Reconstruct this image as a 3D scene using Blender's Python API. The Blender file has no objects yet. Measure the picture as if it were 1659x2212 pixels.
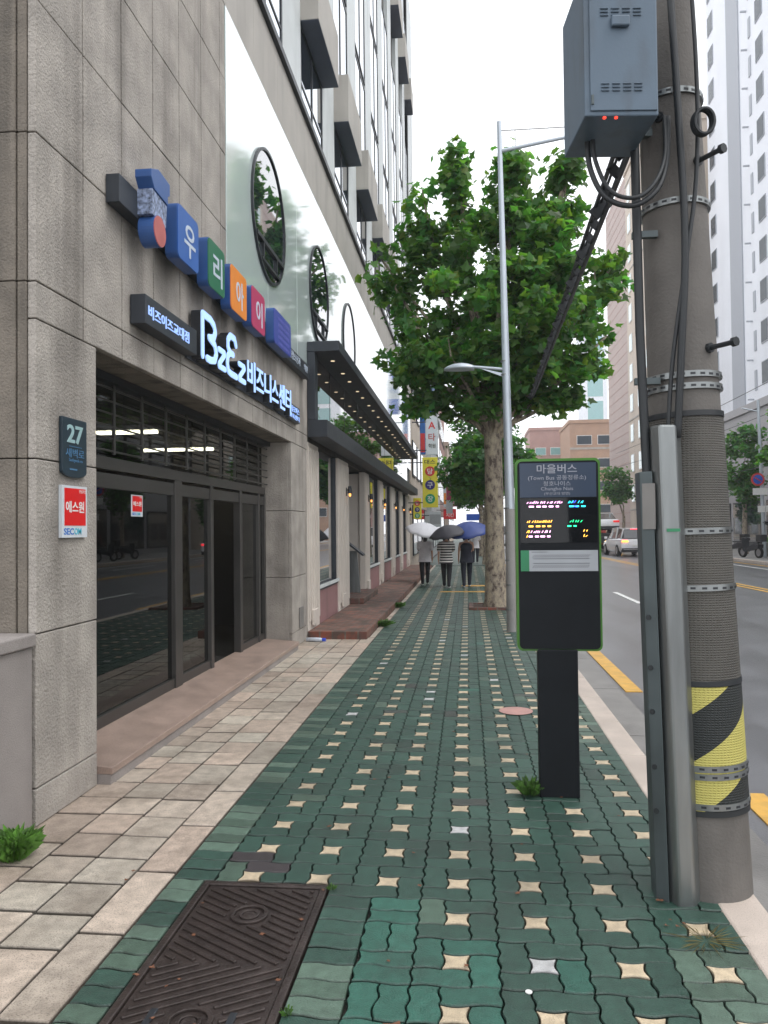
import bpy, math, random
import numpy as np
from mathutils import Vector, Matrix
R = math.radians
C = bpy.context.scene.collection
rng = random.Random(7)

# ------------------------------------------------------------------ camera, sky, sun, exposure
sc = bpy.context.scene
cam = bpy.data.cameras.new('camera'); co = bpy.data.objects.new('camera', cam); C.objects.link(co)
cam.sensor_fit = 'VERTICAL'; cam.sensor_height = 24; cam.lens = 24 * 1690 / 2212
cam.clip_start = .05; cam.clip_end = 3000
co.matrix_world = Matrix.Translation((0, 0, 1.7)) @ Matrix.Rotation(R(6.1), 4, 'Z') @ Matrix.Rotation(R(91.22), 4, 'X') @ Matrix.Rotation(-.0105, 4, 'Z')
sc.camera = co
w = bpy.data.worlds.new('World'); sc.world = w; w.use_nodes = True
nt = w.node_tree; bg = nt.nodes['Background']
sky = nt.nodes.new('ShaderNodeTexSky'); sky.sky_type = 'NISHITA'; sky.sun_disc = False
sky.sun_elevation = R(58); sky.sun_rotation = R(100); sky.dust_density = 4; sky.air_density = 1.5
hs = nt.nodes.new('ShaderNodeHueSaturation'); hs.inputs['Saturation'].default_value = .25
mx = nt.nodes.new('ShaderNodeMix'); mx.data_type = 'RGBA'; mx.inputs[0].default_value = .8
mx.inputs[7].default_value = (13.6, 13.9, 14.4, 1)          # the even overcast deck
nt.links.new(sky.outputs[0], hs.inputs['Color']); nt.links.new(hs.outputs[0], mx.inputs[6])
nt.links.new(mx.outputs[2], bg.inputs[0]); bg.inputs[1].default_value = .1
sl = bpy.data.lights.new('sun', 'SUN'); sl.energy = .7; sl.angle = R(25); sl.color = (1, .97, .93)
so = bpy.data.objects.new('sun', sl); C.objects.link(so)
el, az = R(58), R(100)      # azimuth from +Y towards +X
so.rotation_euler = Vector((math.sin(az) * math.cos(el), math.cos(az) * math.cos(el), math.sin(el))).to_track_quat('Z', 'Y').to_euler()
sc.view_settings.view_transform = 'Standard'; sc.view_settings.look = 'None'; sc.view_settings.exposure = .55; sc.view_settings.gamma = 1

# ------------------------------------------------------------------ materials
def mat(name, col, rough=.6, metal=0, var=.12, scale=6, bump=0, bscale=80, spec=.5, stretch=(1, 1, 1), emit=0,
        grime=0, gscale=(2.2, 2.2, .25), attr=False, coat=0, speck=0, coatior=1.5, gcol=(.03, .028, .025)):
    m = bpy.data.materials.new(name); m.use_nodes = True
    t = m.node_tree; L = t.links; N = t.nodes; p = N['Principled BSDF']
    tc = N.new('ShaderNodeTexCoord'); mp = N.new('ShaderNodeMapping'); mp.inputs['Scale'].default_value = stretch
    L.new(tc.outputs['Object'], mp.inputs[0])
    nz = N.new('ShaderNodeTexNoise'); nz.inputs['Scale'].default_value = scale; nz.inputs['Detail'].default_value = 5
    L.new(mp.outputs[0], nz.inputs['Vector'])
    mr = N.new('ShaderNodeMapRange'); mr.inputs[1].default_value = .3; mr.inputs[2].default_value = .7
    mr.inputs[3].default_value = 1 - var; mr.inputs[4].default_value = 1 + var
    L.new(nz.outputs['Fac'], mr.inputs[0])
    mul = N.new('ShaderNodeMix'); mul.data_type = 'RGBA'; mul.blend_type = 'MULTIPLY'; mul.inputs[0].default_value = 1
    mul.clamp_result = False
    if attr:
        a = N.new('ShaderNodeAttribute'); a.attribute_name = 'Col'; L.new(a.outputs['Color'], mul.inputs[6])
    else: mul.inputs[6].default_value = (*col, 1)
    L.new(mr.outputs[0], mul.inputs[7]); out = mul.outputs[2]
    def over(fac, c):
        nonlocal out
        q = N.new('ShaderNodeMix'); q.data_type = 'RGBA'; q.inputs[7].default_value = (*c, 1)
        L.new(fac, q.inputs[0]); L.new(out, q.inputs[6]); out = q.outputs[2]
    if speck:
        s2 = N.new('ShaderNodeTexNoise'); s2.inputs['Scale'].default_value = 170; s2.inputs['Detail'].default_value = 2
        L.new(tc.outputs['Object'], s2.inputs['Vector'])
        r2 = N.new('ShaderNodeMapRange'); r2.inputs[1].default_value = .52; r2.inputs[2].default_value = .68; r2.inputs[4].default_value = speck
        L.new(s2.outputs['Fac'], r2.inputs[0]); over(r2.outputs[0], (.06, .055, .05))
    if grime:
        m2 = N.new('ShaderNodeMapping'); m2.inputs['Scale'].default_value = gscale; L.new(tc.outputs['Object'], m2.inputs[0])
        g = N.new('ShaderNodeTexNoise'); g.inputs['Scale'].default_value = 1; g.inputs['Detail'].default_value = 6; L.new(m2.outputs[0], g.inputs['Vector'])
        r3 = N.new('ShaderNodeMapRange'); r3.inputs[1].default_value = .5; r3.inputs[2].default_value = .75; r3.inputs[4].default_value = grime
        L.new(g.outputs['Fac'], r3.inputs[0]); over(r3.outputs[0], gcol)
    L.new(out, p.inputs['Base Color'])
    rr = N.new('ShaderNodeMapRange'); rr.inputs[3].default_value = rough * .85; rr.inputs[4].default_value = min(1, rough * 1.15)
    L.new(nz.outputs['Fac'], rr.inputs[0]); L.new(rr.outputs[0], p.inputs['Roughness'])
    p.inputs['Metallic'].default_value = metal; p.inputs['Specular IOR Level'].default_value = spec
    p.inputs['Coat Weight'].default_value = coat; p.inputs['Coat Roughness'].default_value = .07 if name == 'white_glass_panel' else .02; p.inputs['Coat IOR'].default_value = coatior
    if emit:
        p.inputs['Emission Color'].default_value = (*col, 1); p.inputs['Emission Strength'].default_value = emit
    if bump:
        b = N.new('ShaderNodeTexNoise'); b.inputs['Scale'].default_value = bscale; b.inputs['Detail'].default_value = 3
        L.new(mp.outputs[0], b.inputs['Vector'])
        bp = N.new('ShaderNodeBump'); bp.inputs['Strength'].default_value = bump; bp.inputs['Distance'].default_value = .01
        L.new(b.outputs['Fac'], bp.inputs['Height']); L.new(bp.outputs[0], p.inputs['Normal'])
    return m

def glassmat(name, tint, base=.9):
    m = bpy.data.materials.new(name); m.use_nodes = True; t = m.node_tree; N = t.nodes; L = t.links
    for n in list(N): N.remove(n)
    o = N.new('ShaderNodeOutputMaterial'); a = N.new('ShaderNodeBsdfTransparent'); a.inputs[0].default_value = (*tint, 1)
    g = N.new('ShaderNodeBsdfGlossy'); g.inputs['Roughness'].default_value = .015; g.inputs[0].default_value = (.9, .93, .92, 1)
    f = N.new('ShaderNodeFresnel'); f.inputs[0].default_value = 1.5
    gm = N.new('ShaderNodeNewGeometry'); sb = N.new('ShaderNodeMath'); sb.operation = 'SUBTRACT'; sb.inputs[0].default_value = 1; L.new(gm.outputs['Backfacing'], sb.inputs[1])
    ml = N.new('ShaderNodeMath'); ml.operation = 'MULTIPLY'; L.new(f.outputs[0], ml.inputs[0]); L.new(sb.outputs[0], ml.inputs[1])      # the back of the pane does not reflect twice
    x = N.new('ShaderNodeMixShader'); L.new(ml.outputs[0], x.inputs[0]); L.new(a.outputs[0], x.inputs[1]); L.new(g.outputs[0], x.inputs[2]); L.new(x.outputs[0], o.inputs[0])
    return m

M = dict(
 granite=mat('granite_rough', (.385, .352, .315), .85, var=.22, scale=3, bump=1.1, bscale=55, speck=.5, grime=.6, gscale=(3.2, 3.2, .22), gcol=(.09, .078, .065)),
 granite_dark=mat('granite_shaded_weathered', (.185, .16, .132), .88, var=.25, scale=4, bump=.9, bscale=70, speck=.35, grime=.75, gscale=(5, 5, .3)),  # end wall's weaker light put into the base colour, with weathering grime
 granite_low=mat('granite_grey_base', (.3, .27, .255), .7, var=.12, scale=3, bump=.25, bscale=120, speck=.4, grime=.25),
 smooth=mat('smooth_stone', (.40, .375, .34), .7, var=.08, scale=2, bump=.1, bscale=60, grime=.3),
 pale=mat('pale_stone', (.6, .63, .63), .55, var=.07, scale=2, bump=.06, bscale=50, grime=.15),
 step=mat('pink_granite', (.36, .265, .22), .4, var=.15, scale=5, bump=.12, bscale=150, speck=.5, grime=.2, gscale=(3, 1, 3)),
 beige=mat('beige_paver', (.45, .38, .31), .5, attr=True, var=.22, scale=14, bump=.4, bscale=90, speck=.55, grime=.5, gscale=(3, 3, 3), gcol=(.13, .1, .075)),
 dark_joint=mat('dark_joint', (.032, .03, .024), .9, var=.2), sealant=mat('grey_sealant', (.1, .095, .085), .9, var=.3),
 paver=mat('green_paver', (.05, .1, .08), .45, attr=True, var=.2, scale=22, bump=.45, bscale=140, speck=.22, grime=.45, gscale=(2.2, 2.2, 2.2)),
 kerb=mat('kerb_granite', (.54, .46, .40), .6, var=.12, scale=6, bump=.3, bscale=90, speck=.25, grime=.25, gscale=(3, 3, 3)),
 gutter=mat('gutter_concrete', (.21, .2, .19), .5, var=.18, scale=3, bump=.3, bscale=60, grime=.4, gscale=(2, 1, 2)),
 asphalt=mat('wet_asphalt', (.13, .13, .14), .30, var=.2, scale=1.2, bump=.3, bscale=130, grime=.55, gscale=(1.4, .16, 1)),
 ypaint=mat('yellow_paint', (.64, .36, .06), .5, var=.15, scale=9, bump=.2, grime=.25, gscale=(6, 6, 6)),
 wpaint=mat('white_paint', (.72, .72, .7), .5, var=.12, scale=9, grime=.2, gscale=(6, 6, 6)),
 ground=mat('ground_concrete', (.24, .23, .22), .8, var=.15, scale=.6),
 iron=mat('cast_iron', (.055, .042, .038), .33, .35, var=.3, scale=8, bump=.4, bscale=60, grime=.4, gscale=(6, 6, 6), gcol=(.02, .014, .01)),
 black=mat('black_metal', (.022, .025, .03), .42, var=.1, bump=.03),
 charcoal=mat('charcoal_metal', (.028, .034, .044), .5, var=.12, bump=.05),
 frame=mat('bronze_aluminium', (.11, .105, .10), .38, .75, var=.1, scale=3),
 framed=mat('dark_frame', (.03, .034, .04), .4, .3, var=.1),
 silver=mat('galvanised_steel', (.27, .285, .285), .38, .85, var=.22, scale=2.5, stretch=(4, 4, .5), bump=.05, bscale=30, grime=.18, gscale=(6, 6, 1)),
 steelgrey=mat('dull_green_steel', (.09, .11, .115), .5, .4, var=.15, scale=4, grime=.3, gscale=(8, 8, 1)),
 lampsteel=mat('lamp_post_steel', (.5, .55, .6), .38, .55, var=.06, scale=3),
 lampgrey=mat('lamp_post_base', (.3, .29, .28), .6, .2, var=.1, scale=3),
 white=mat('white_glass_panel', (.60, .70, .68), .12, var=.03, scale=1, coat=1, coatior=1.9, spec=.6),
 wglass=mat('window_glass', (.02, .03, .035), .02, var=.05, spec=.8, coat=1, coatior=1.7),
 brightglass=mat('sky_reflecting_glass', (.62, .67, .74), .03, metal=1, var=.04),
 signglass=mat('brown_sign_glass', (.04, .022, .018), .015, var=.05, spec=.6, coat=1, coatior=1.4),
 glass=glassmat('entrance_glass', (.40, .42, .43)),
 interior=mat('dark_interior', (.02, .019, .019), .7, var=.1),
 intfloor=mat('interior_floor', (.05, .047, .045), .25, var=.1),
 tube=mat('fluorescent_tube', (1, .9, .66), .5, emit=13, var=0),
 cream=mat('cream_column', (.62, .56, .5), .6, var=.06, scale=3, bump=.05, grime=.15),
 mauve=mat('mauve_plinth', (.29, .16, .16), .6, var=.1, scale=3, bump=.08, grime=.2),
 brick=None, concrete=mat('pole_concrete', (.135, .125, .115), .8, var=.14, scale=5, bump=.35, bscale=70, grime=.3, gscale=(5, 5, .5)),
 rubber=None, yellow=None, cable=mat('cable_black', (.018, .021, .024), .5, var=.1),
 box=mat('cabinet_paint', (.095, .135, .18), .5, .1, var=.06, scale=2, bump=.05, grime=.4, gscale=(9, 9, 3), gcol=(.05, .05, .05)),
 red=mat('red_lamp', (1, .04, .02), .4, emit=1.5, var=0), leafpale=None,
 bitgreen=mat('green_edge', (.07, .22, .03), .4, var=.06), bitnavy=mat('navy_panel', (.035, .055, .095), .35, var=.05),
 bitglass=mat('black_display', (.010, .011, .013), .06, var=.05, spec=.35), bitpost=mat('black_post', (.011, .013, .016), .5, var=.1, bump=.04, spec=.18),
 lettergrey=mat('grey_lettering', (.34, .35, .4), .5, var=.05), mapgrey=mat('route_map', (.38, .40, .43), .4, var=.06),
 mapgreen=mat('map_green', (.03, .22, .1), .4), mapdark=mat('map_line', (.08, .08, .09), .5),
 ledpink=mat('led_pink', (1, .45, .85), .5, emit=3.2, var=0), ledcyan=mat('led_cyan', (.03, .75, .85), .5, emit=2, var=0),
 ledblue=mat('led_blue', (.05, .1, 1), .5, emit=2.5, var=0), ledgreen=mat('led_green', (.02, .85, .3), .5, emit=2.2, var=0), ledorange=mat('led_orange', (1, .45, .06), .5, emit=3.2, var=0),
 litletter=mat('lit_letter', (.40, .60, 1), .5, emit=.5, var=0), litsmall=mat('lit_small_letter', (.33, .5, .95), .5, emit=.5, var=0),
 signblue=mat('sign_blue', (.03, .12, .42), .35, var=.06), signside=mat('sign_side_blue', (.035, .1, .3), .4, var=.06),
 signgreen=mat('sign_green', (.02, .16, .08), .35, var=.06), signorange=mat('sign_orange', (.85, .27, .04), .35, var=.06),
 signpink=mat('sign_magenta', (.5, .045, .14), .35, var=.06), signindigo=mat('sign_indigo', (.05, .075, .36), .35, var=.06),
 signred=mat('sign_brick_red', (.48, .12, .11), .35, var=.12), paleletter=mat('pale_letter', (.55, .62, .72), .5, var=.08), violet=mat('violet_letter', (.2, .2, .52), .5),
 plaque=mat('teal_plaque', (.018, .035, .05), .35, var=.1), plaqtext=mat('plaque_number', (.42, .62, .64), .3, .2), plaqblue=mat('plaque_blue', (.08, .2, .35), .4),
 redsign=mat('red_enamel', (.72, .01, .012), .35, var=.05), whitesign=mat('white_enamel', (.62, .66, .7), .4, var=.05), bluetxt=mat('blue_letter', (.03, .16, .5), .4), cyan=mat('cyan_letter', (.05, .45, .6), .4),
 yellowsign=mat('yellow_sign', (.8, .72, .06), .45, var=.05), signtxt=mat('dark_letter', (.05, .045, .03), .5), dotred=mat('red_disc', (.65, .04, .04), .45), dotblue=mat('navy_disc', (.035, .03, .2), .45), dotgreen=mat('green_disc', (.01, .32, .14), .45),
 offwhite=mat('off_white', (.78, .78, .76), .5, var=.05), warm=mat('warm_bulb', (1, .42, .1), .5, emit=1.3, var=0), down=mat('downlight', (1, .78, .5), .5, emit=.7, var=0),
 skin=mat('skin', (.45, .27, .19), .55, var=.06, spec=.3), hair=mat('black_hair', (.012, .01, .01), .45, var=.3, stretch=(40, 40, 3)), tee=mat('pale_tee', (.6, .59, .62), .8, var=.08, scale=10),
 trousers=mat('black_trousers', (.014, .014, .018), .8, var=.15), navycloth=mat('navy_cloth', (.014, .017, .03), .8, var=.12), shoe=mat('white_shoe', (.7, .7, .68), .6), stripes=None,
 umbwhite=mat('white_umbrella', (.62, .62, .66), .5, var=.04), umbgrey=mat('charcoal_umbrella', (.045, .043, .055), .55, var=.06), umbblue=mat('blue_umbrella', (.03, .06, .24), .5, var=.05),
 carwhite=mat('white_car_paint', (.9, .9, .92), .25, var=.02, coat=1), carglass=mat('car_glass', (.03, .035, .04), .03, coat=1), tyre=mat('tyre', (.02, .02, .02), .8), rim=mat('alloy', (.45, .45, .47), .3, .8),
 tail=mat('tail_light', (.75, .02, .02), .25, emit=.5, var=0), taillit=mat('brake_light', (1, .04, .06), .3, emit=3, var=0), indic=mat('indicator_lit', (1, .5, .04), .3, emit=3.5, var=0), chrome=mat('chrome', (.6, .6, .62), .15, 1),
 redpaint=mat('red_body_paint', (.5, .04, .03), .3, coat=1, var=.03), plastic=mat('black_plastic', (.025, .025, .028), .6),
 tower=mat('white_tower', (.78, .80, .85), .7, var=.04, scale=.3, grime=.08, gscale=(.6, .6, .05)), towergrey=mat('grey_strip', (.4, .42, .46), .7, var=.04), towerwin=mat('tower_glass', (.05, .065, .08), .25, spec=.2),
 aptcream=mat('cream_apartment', (.56, .48, .40), .7, var=.05, scale=.4, grime=.12, gscale=(.6, .6, .06)), aptpink=mat('pinkish_tile_wall', (.46, .37, .34), .7, var=.06, scale=.4), tealwin=mat('teal_window', (.22, .42, .42), .12, coat=1, var=.1),
 brickfar=mat('orange_brick', (.42, .27, .19), .8, var=.08, scale=1), brickpink=mat('pink_brick', (.42, .26, .23), .8, var=.08, scale=1), greybld=mat('grey_granite_block', (.36, .35, .36), .6, var=.06, scale=.5), greydark=mat('dark_shop_glass', (.02, .03, .035), .05, coat=1),
 tact=mat('yellow_tactile', (.6, .33, .07), .6, var=.12, grime=.2, gscale=(5, 5, 5)), pinkmark=mat('pink_paint', (.46, .26, .23), .6, var=.1), bluesign=mat('traffic_blue', (.02, .1, .5), .4), redring=mat('traffic_red', (.6, .06, .06), .4),
 weed=mat('weed_green', (.07, .16, .025), .6, attr=True, var=.25, scale=20), dry=mat('dry_leaf', (.17, .07, .035), .7, var=.3), straw=mat('dry_straw', (.28, .24, .11), .8), soil=mat('tree_pit_soil', (.09, .06, .045), .9, var=.3, bump=.5),
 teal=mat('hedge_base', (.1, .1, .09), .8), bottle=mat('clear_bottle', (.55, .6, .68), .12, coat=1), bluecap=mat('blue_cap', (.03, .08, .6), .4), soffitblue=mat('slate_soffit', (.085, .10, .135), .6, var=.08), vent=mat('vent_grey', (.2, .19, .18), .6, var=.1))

def brickmat(name, c1, c2, mortar, sc_, rowh=.065, bw=.2):
    m = mat(name, c1, .75, bump=.3, bscale=60); t = m.node_tree; N = t.nodes; L = t.links; p = N['Principled BSDF']
    tc = N.new('ShaderNodeTexCoord'); b = N.new('ShaderNodeTexBrick'); b.inputs['Scale'].default_value = sc_
    b.inputs['Color1'].default_value = (*c1, 1); b.inputs['Color2'].default_value = (*c2, 1); b.inputs['Mortar'].default_value = (*mortar, 1)
    b.inputs['Brick Width'].default_value = bw; b.inputs['Row Height'].default_value = rowh; b.inputs['Mortar Size'].default_value = .013
    mp = N.new('ShaderNodeMapping'); mp.inputs['Rotation'].default_value = (0, 0, 0); L.new(tc.outputs['Object'], mp.inputs[0]); L.new(mp.outputs[0], b.inputs['Vector'])
    nz = N.new('ShaderNodeTexNoise'); nz.inputs['Scale'].default_value = 5; nz.inputs['Detail'].default_value = 6; L.new(tc.outputs['Object'], nz.inputs['Vector'])
    r = N.new('ShaderNodeMapRange'); r.inputs[1].default_value = .4; r.inputs[2].default_value = .62; r.inputs[4].default_value = .85; L.new(nz.outputs['Fac'], r.inputs[0])
    q = N.new('ShaderNodeMix'); q.data_type = 'RGBA'; q.inputs[7].default_value = (.06, .05, .04, 1); L.new(r.outputs[0], q.inputs[0]); L.new(b.outputs['Color'], q.inputs[6]); L.new(q.outputs[2], p.inputs['Base Color'])
    return m
M['brick'] = brickmat('red_brick', (.30, .075, .04), (.12, .055, .045), (.16, .135, .11), 1)

def ringbump(name, col, col2=None):          # ribbed mesh wrap: fine rings of dimples, optional spiral bands of yellow and black
    m = mat(name, col, .65, var=.14, grime=.3, gscale=(7, 7, 3)); t = m.node_tree; N = t.nodes; L = t.links; p = N['Principled BSDF']
    tc = N.new('ShaderNodeTexCoord'); sp = N.new('ShaderNodeSeparateXYZ'); L.new(tc.outputs['Object'], sp.inputs[0])
    def mth(op, a, b=None):
        n = N.new('ShaderNodeMath'); n.operation = op
        for i, q in enumerate((a, b)):
            if q is None: continue
            if isinstance(q, (int, float)): n.inputs[i].default_value = q
            else: L.new(q, n.inputs[i])
        return n.outputs[0]
    ang = mth('ARCTAN2', sp.outputs[1], sp.outputs[0])
    h = mth('MULTIPLY', mth('SINE', mth('MULTIPLY', sp.outputs[2], 560)), mth('SINE', mth('MULTIPLY', ang, 70)))
    h2 = mth('ADD', h, mth('SINE', mth('MULTIPLY', sp.outputs[2], 560)))
    b = N.new('ShaderNodeBump'); b.inputs['Strength'].default_value = .55; b.inputs['Distance'].default_value = .004; L.new(h2, b.inputs['Height']); L.new(b.outputs[0], p.inputs['Normal'])
    if col2:
        s = mth('SINE', mth('ADD', mth('MULTIPLY', ang, 2), mth('MULTIPLY', sp.outputs[2], -13.5)))
        g = mth('GREATER_THAN', s, -.12); q = N.new('ShaderNodeMix'); q.data_type = 'RGBA'; q.inputs[6].default_value = (*col2, 1); q.inputs[7].default_value = (*col, 1)
        L.new(g, q.inputs[0]); L.new(q.outputs[2], p.inputs['Base Color'])
    return m
M['rubber'] = ringbump('ribbed_wrap', (.085, .08, .07)); M['yellow'] = ringbump('warning_wrap', (.5, .45, .12), (.018, .022, .022))
def stripemat():
    m = mat('striped_knit', (.6, .58, .55), .85); t = m.node_tree; N = t.nodes; L = t.links
    tc = N.new('ShaderNodeTexCoord'); wv = N.new('ShaderNodeTexWave'); wv.bands_direction = 'Z'; wv.inputs['Scale'].default_value = 4.2; L.new(tc.outputs['Object'], wv.inputs[0])
    g = N.new('ShaderNodeMath'); g.operation = 'GREATER_THAN'; g.inputs[1].default_value = .45; L.new(wv.outputs['Fac'], g.inputs[0])
    q = N.new('ShaderNodeMix'); q.data_type = 'RGBA'; q.inputs[6].default_value = (.62, .6, .57, 1); q.inputs[7].default_value = (.015, .014, .018, 1); L.new(g.outputs[0], q.inputs[0]); L.new(q.outputs[2], N['Principled BSDF'].inputs['Base Color'])
    return m
M['stripes'] = stripemat()
def barkmat():
    m = mat('plane_bark', (.36, .3, .23), .85, bump=.5, bscale=30); t = m.node_tree; N = t.nodes; L = t.links; p = N['Principled BSDF']
    tc = N.new('ShaderNodeTexCoord'); mp = N.new('ShaderNodeMapping'); mp.inputs['Scale'].default_value = (1, 1, .6); L.new(tc.outputs['Object'], mp.inputs[0])
    n1 = N.new('ShaderNodeTexNoise'); n1.inputs['Scale'].default_value = 9; n1.inputs['Detail'].default_value = 6; n1.inputs['Roughness'].default_value = .65; L.new(mp.outputs[0], n1.inputs['Vector'])
    cr = N.new('ShaderNodeValToRGB'); e = cr.color_ramp; e.interpolation = 'CONSTANT'
    e.elements[0].color = (.10, .075, .06, 1); e.elements[1].position = .42; e.elements[1].color = (.24, .2, .155, 1)
    for ps, c in ((.5, (.33, .28, .21, 1)), (.58, (.4, .34, .24, 1)), (.66, (.2, .17, .13, 1))):
        x = e.elements.new(ps); x.color = c
    L.new(n1.outputs['Fac'], cr.inputs[0]); L.new(cr.outputs[0], p.inputs['Base Color']); return m
M['bark'] = barkmat()
def leafmat():
    m = bpy.data.materials.new('plane_leaf'); m.use_nodes = True; t = m.node_tree; N = t.nodes; L = t.links; p = N['Principled BSDF']
    a = N.new('ShaderNodeAttribute'); a.attribute_name = 'Col'; L.new(a.outputs['Color'], p.inputs['Base Color']); p.inputs['Roughness'].default_value = .45
    tr = N.new('ShaderNodeBsdfTranslucent'); g = N.new('ShaderNodeMix'); g.data_type = 'RGBA'; g.blend_type = 'MULTIPLY'; g.inputs[0].default_value = 1; g.clamp_result = False; g.inputs[7].default_value = (1.7, 2.1, .7, 1)
    L.new(a.outputs['Color'], g.inputs[6]); L.new(g.outputs[2], tr.inputs[0]); x = N.new('ShaderNodeMixShader'); x.inputs[0].default_value = .5
    L.new(p.outputs[0], x.inputs[1]); L.new(tr.outputs[0], x.inputs[2]); L.new(x.outputs[0], N['Material Output'].inputs[0]); return m
M['leaf'] = leafmat()

# ------------------------------------------------------------------ mesh building
class MB:
    def __init__(s): s.v = []; s.f = []; s.m = []; s.c = None
    def add(s, v, f, m=0):
        k = len(s.v); s.v += [tuple(p) for p in v]; s.f += [tuple(i + k for i in q) for q in f]; s.m += [m] * len(f); return s
    def box(s, x0, x1, y0, y1, z0, z1, m=0):
        x0, x1 = min(x0, x1), max(x0, x1); y0, y1 = min(y0, y1), max(y0, y1); z0, z1 = min(z0, z1), max(z0, z1)
        return s.add([(x, y, z) for z in (z0, z1) for y in (y0, y1) for x in (x0, x1)],
                     [(0, 2, 3, 1), (4, 5, 7, 6), (0, 1, 5, 4), (2, 6, 7, 3), (0, 4, 6, 2), (1, 3, 7, 5)], m)
    def obox(s, mtx, sx, sy, sz, m=0):
        return s.add([mtx @ Vector((x * sx / 2, y * sy / 2, z * sz / 2)) for z in (-1, 1) for y in (-1, 1) for x in (-1, 1)],
                     [(0, 2, 3, 1), (4, 5, 7, 6), (0, 1, 5, 4), (2, 6, 7, 3), (0, 4, 6, 2), (1, 3, 7, 5)], m)
    def bar(s, a, b, wx, wz=None, m=0):
        a, b = Vector(a), Vector(b); d = b - a; q = d.to_track_quat('Y', 'Z').to_matrix().to_4x4()
        return s.obox(Matrix.Translation((a + b) / 2) @ q, wx, d.length, wz or wx, m)
    def prism(s, pts, vec, m=0, mside=None):
        n = len(pts); vec = Vector(vec); p = [Vector(q) for q in pts]
        nrm = sum(((p[i] - p[0]).cross(p[(i + 1) % n] - p[0]) for i in range(n)), Vector())
        if nrm.dot(vec) < 0: p = p[::-1]
        k = len(s.v); s.v += [tuple(q) for q in p] + [tuple(q + vec) for q in p]
        s.f += [tuple(k + i for i in range(n))[::-1], tuple(k + n + i for i in range(n))]; s.m += [m if mside is None else mside, m]
        for i in range(n):
            j = (i + 1) % n; s.f.append((k + i, k + j, k + n + j, k + n + i)); s.m.append(m if mside is None else mside)
        return s
    def tube(s, path, r, n=10, m=0, cap=True):
        path = [Vector(p) for p in path]; rs = r if isinstance(r, (list, tuple)) else [r] * len(path); k = len(s.v)
        ref = None
        for i, p in enumerate(path):
            t = (path[min(i + 1, len(path) - 1)] - path[max(i - 1, 0)]).normalized()
            if ref is None: ref = Vector((1, 0, 0)) if abs(t.x) < .9 else Vector((0, 1, 0))
            u = (ref - t * ref.dot(t)).normalized(); ref = u; v = t.cross(u)
            s.v += [tuple(p + (u * math.cos(2 * math.pi * a / n) + v * math.sin(2 * math.pi * a / n)) * rs[i]) for a in range(n)]
        for i in range(len(path) - 1):
            for a in range(n):
                b = (a + 1) % n; s.f.append((k + i * n + a, k + i * n + b, k + (i + 1) * n + b, k + (i + 1) * n + a)); s.m.append(m)
        if cap:
            s.f += [tuple(k + a for a in range(n))[::-1], tuple(k + (len(path) - 1) * n + a for a in range(n))]; s.m += [m, m]
        return s
    def disc(s, c, r, axis, th, n=32, m=0):
        c = Vector(c); ax = Vector(axis).normalized(); u = ax.orthogonal().normalized(); v = ax.cross(u)
        return s.prism([c + (u * math.cos(2 * math.pi * a / n) + v * math.sin(2 * math.pi * a / n)) * r for a in range(n)], ax * th, m)
    def ring(s, c, r0, r1, axis, th, n=48, m=0):
        c = Vector(c); ax = Vector(axis).normalized(); u = ax.orthogonal().normalized(); v = ax.cross(u); k = len(s.v)
        for a in range(n):
            d = u * math.cos(2 * math.pi * a / n) + v * math.sin(2 * math.pi * a / n)
            s.v += [tuple(c + d * r0), tuple(c + d * r1), tuple(c + d * r1 + ax * th), tuple(c + d * r0 + ax * th)]
        for a in range(n):
            b = (a + 1) % n
            for q in range(4):
                w_ = (q + 1) % 4; s.f.append((k + a * 4 + q, k + b * 4 + q, k + b * 4 + w_, k + a * 4 + w_)); s.m.append(m)
        return s
    def build(s, name, mats, parent=None, loc=None, bevel=0, smooth=False, cols=None, auto=None):
        if not isinstance(mats, (list, tuple)): mats = [mats]
        o_ = Vector(loc) if loc is not None else Vector()
        q = parent
        while q is not None: o_ = o_ + q.location; q = q.parent
        me = bpy.data.meshes.new(name); me.from_pydata([(a - o_.x, b - o_.y, c - o_.z) for a, b, c in s.v], [], s.f)
        for x in mats: me.materials.append(x)
        if len(mats) > 1: me.polygons.foreach_set('material_index', s.m)
        if smooth: me.polygons.foreach_set('use_smooth', [True] * len(me.polygons))
        if cols is not None:
            at = me.color_attributes.new('Col', 'FLOAT_COLOR', 'POINT'); at.data.foreach_set('color', np.asarray(cols, 'f').ravel())
        me.update(); o = bpy.data.objects.new(name, me); C.objects.link(o)
        if loc is not None: o.location = loc
        if parent is not None: o.parent = parent
        if bevel:
            b = o.modifiers.new('b', 'BEVEL'); b.width = bevel; b.segments = 2; b.limit_method = 'ANGLE'; b.angle_limit = R(40)
        if auto:
            o.modifiers.new('e', 'EDGE_SPLIT').split_angle = R(auto)
        return o

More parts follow.
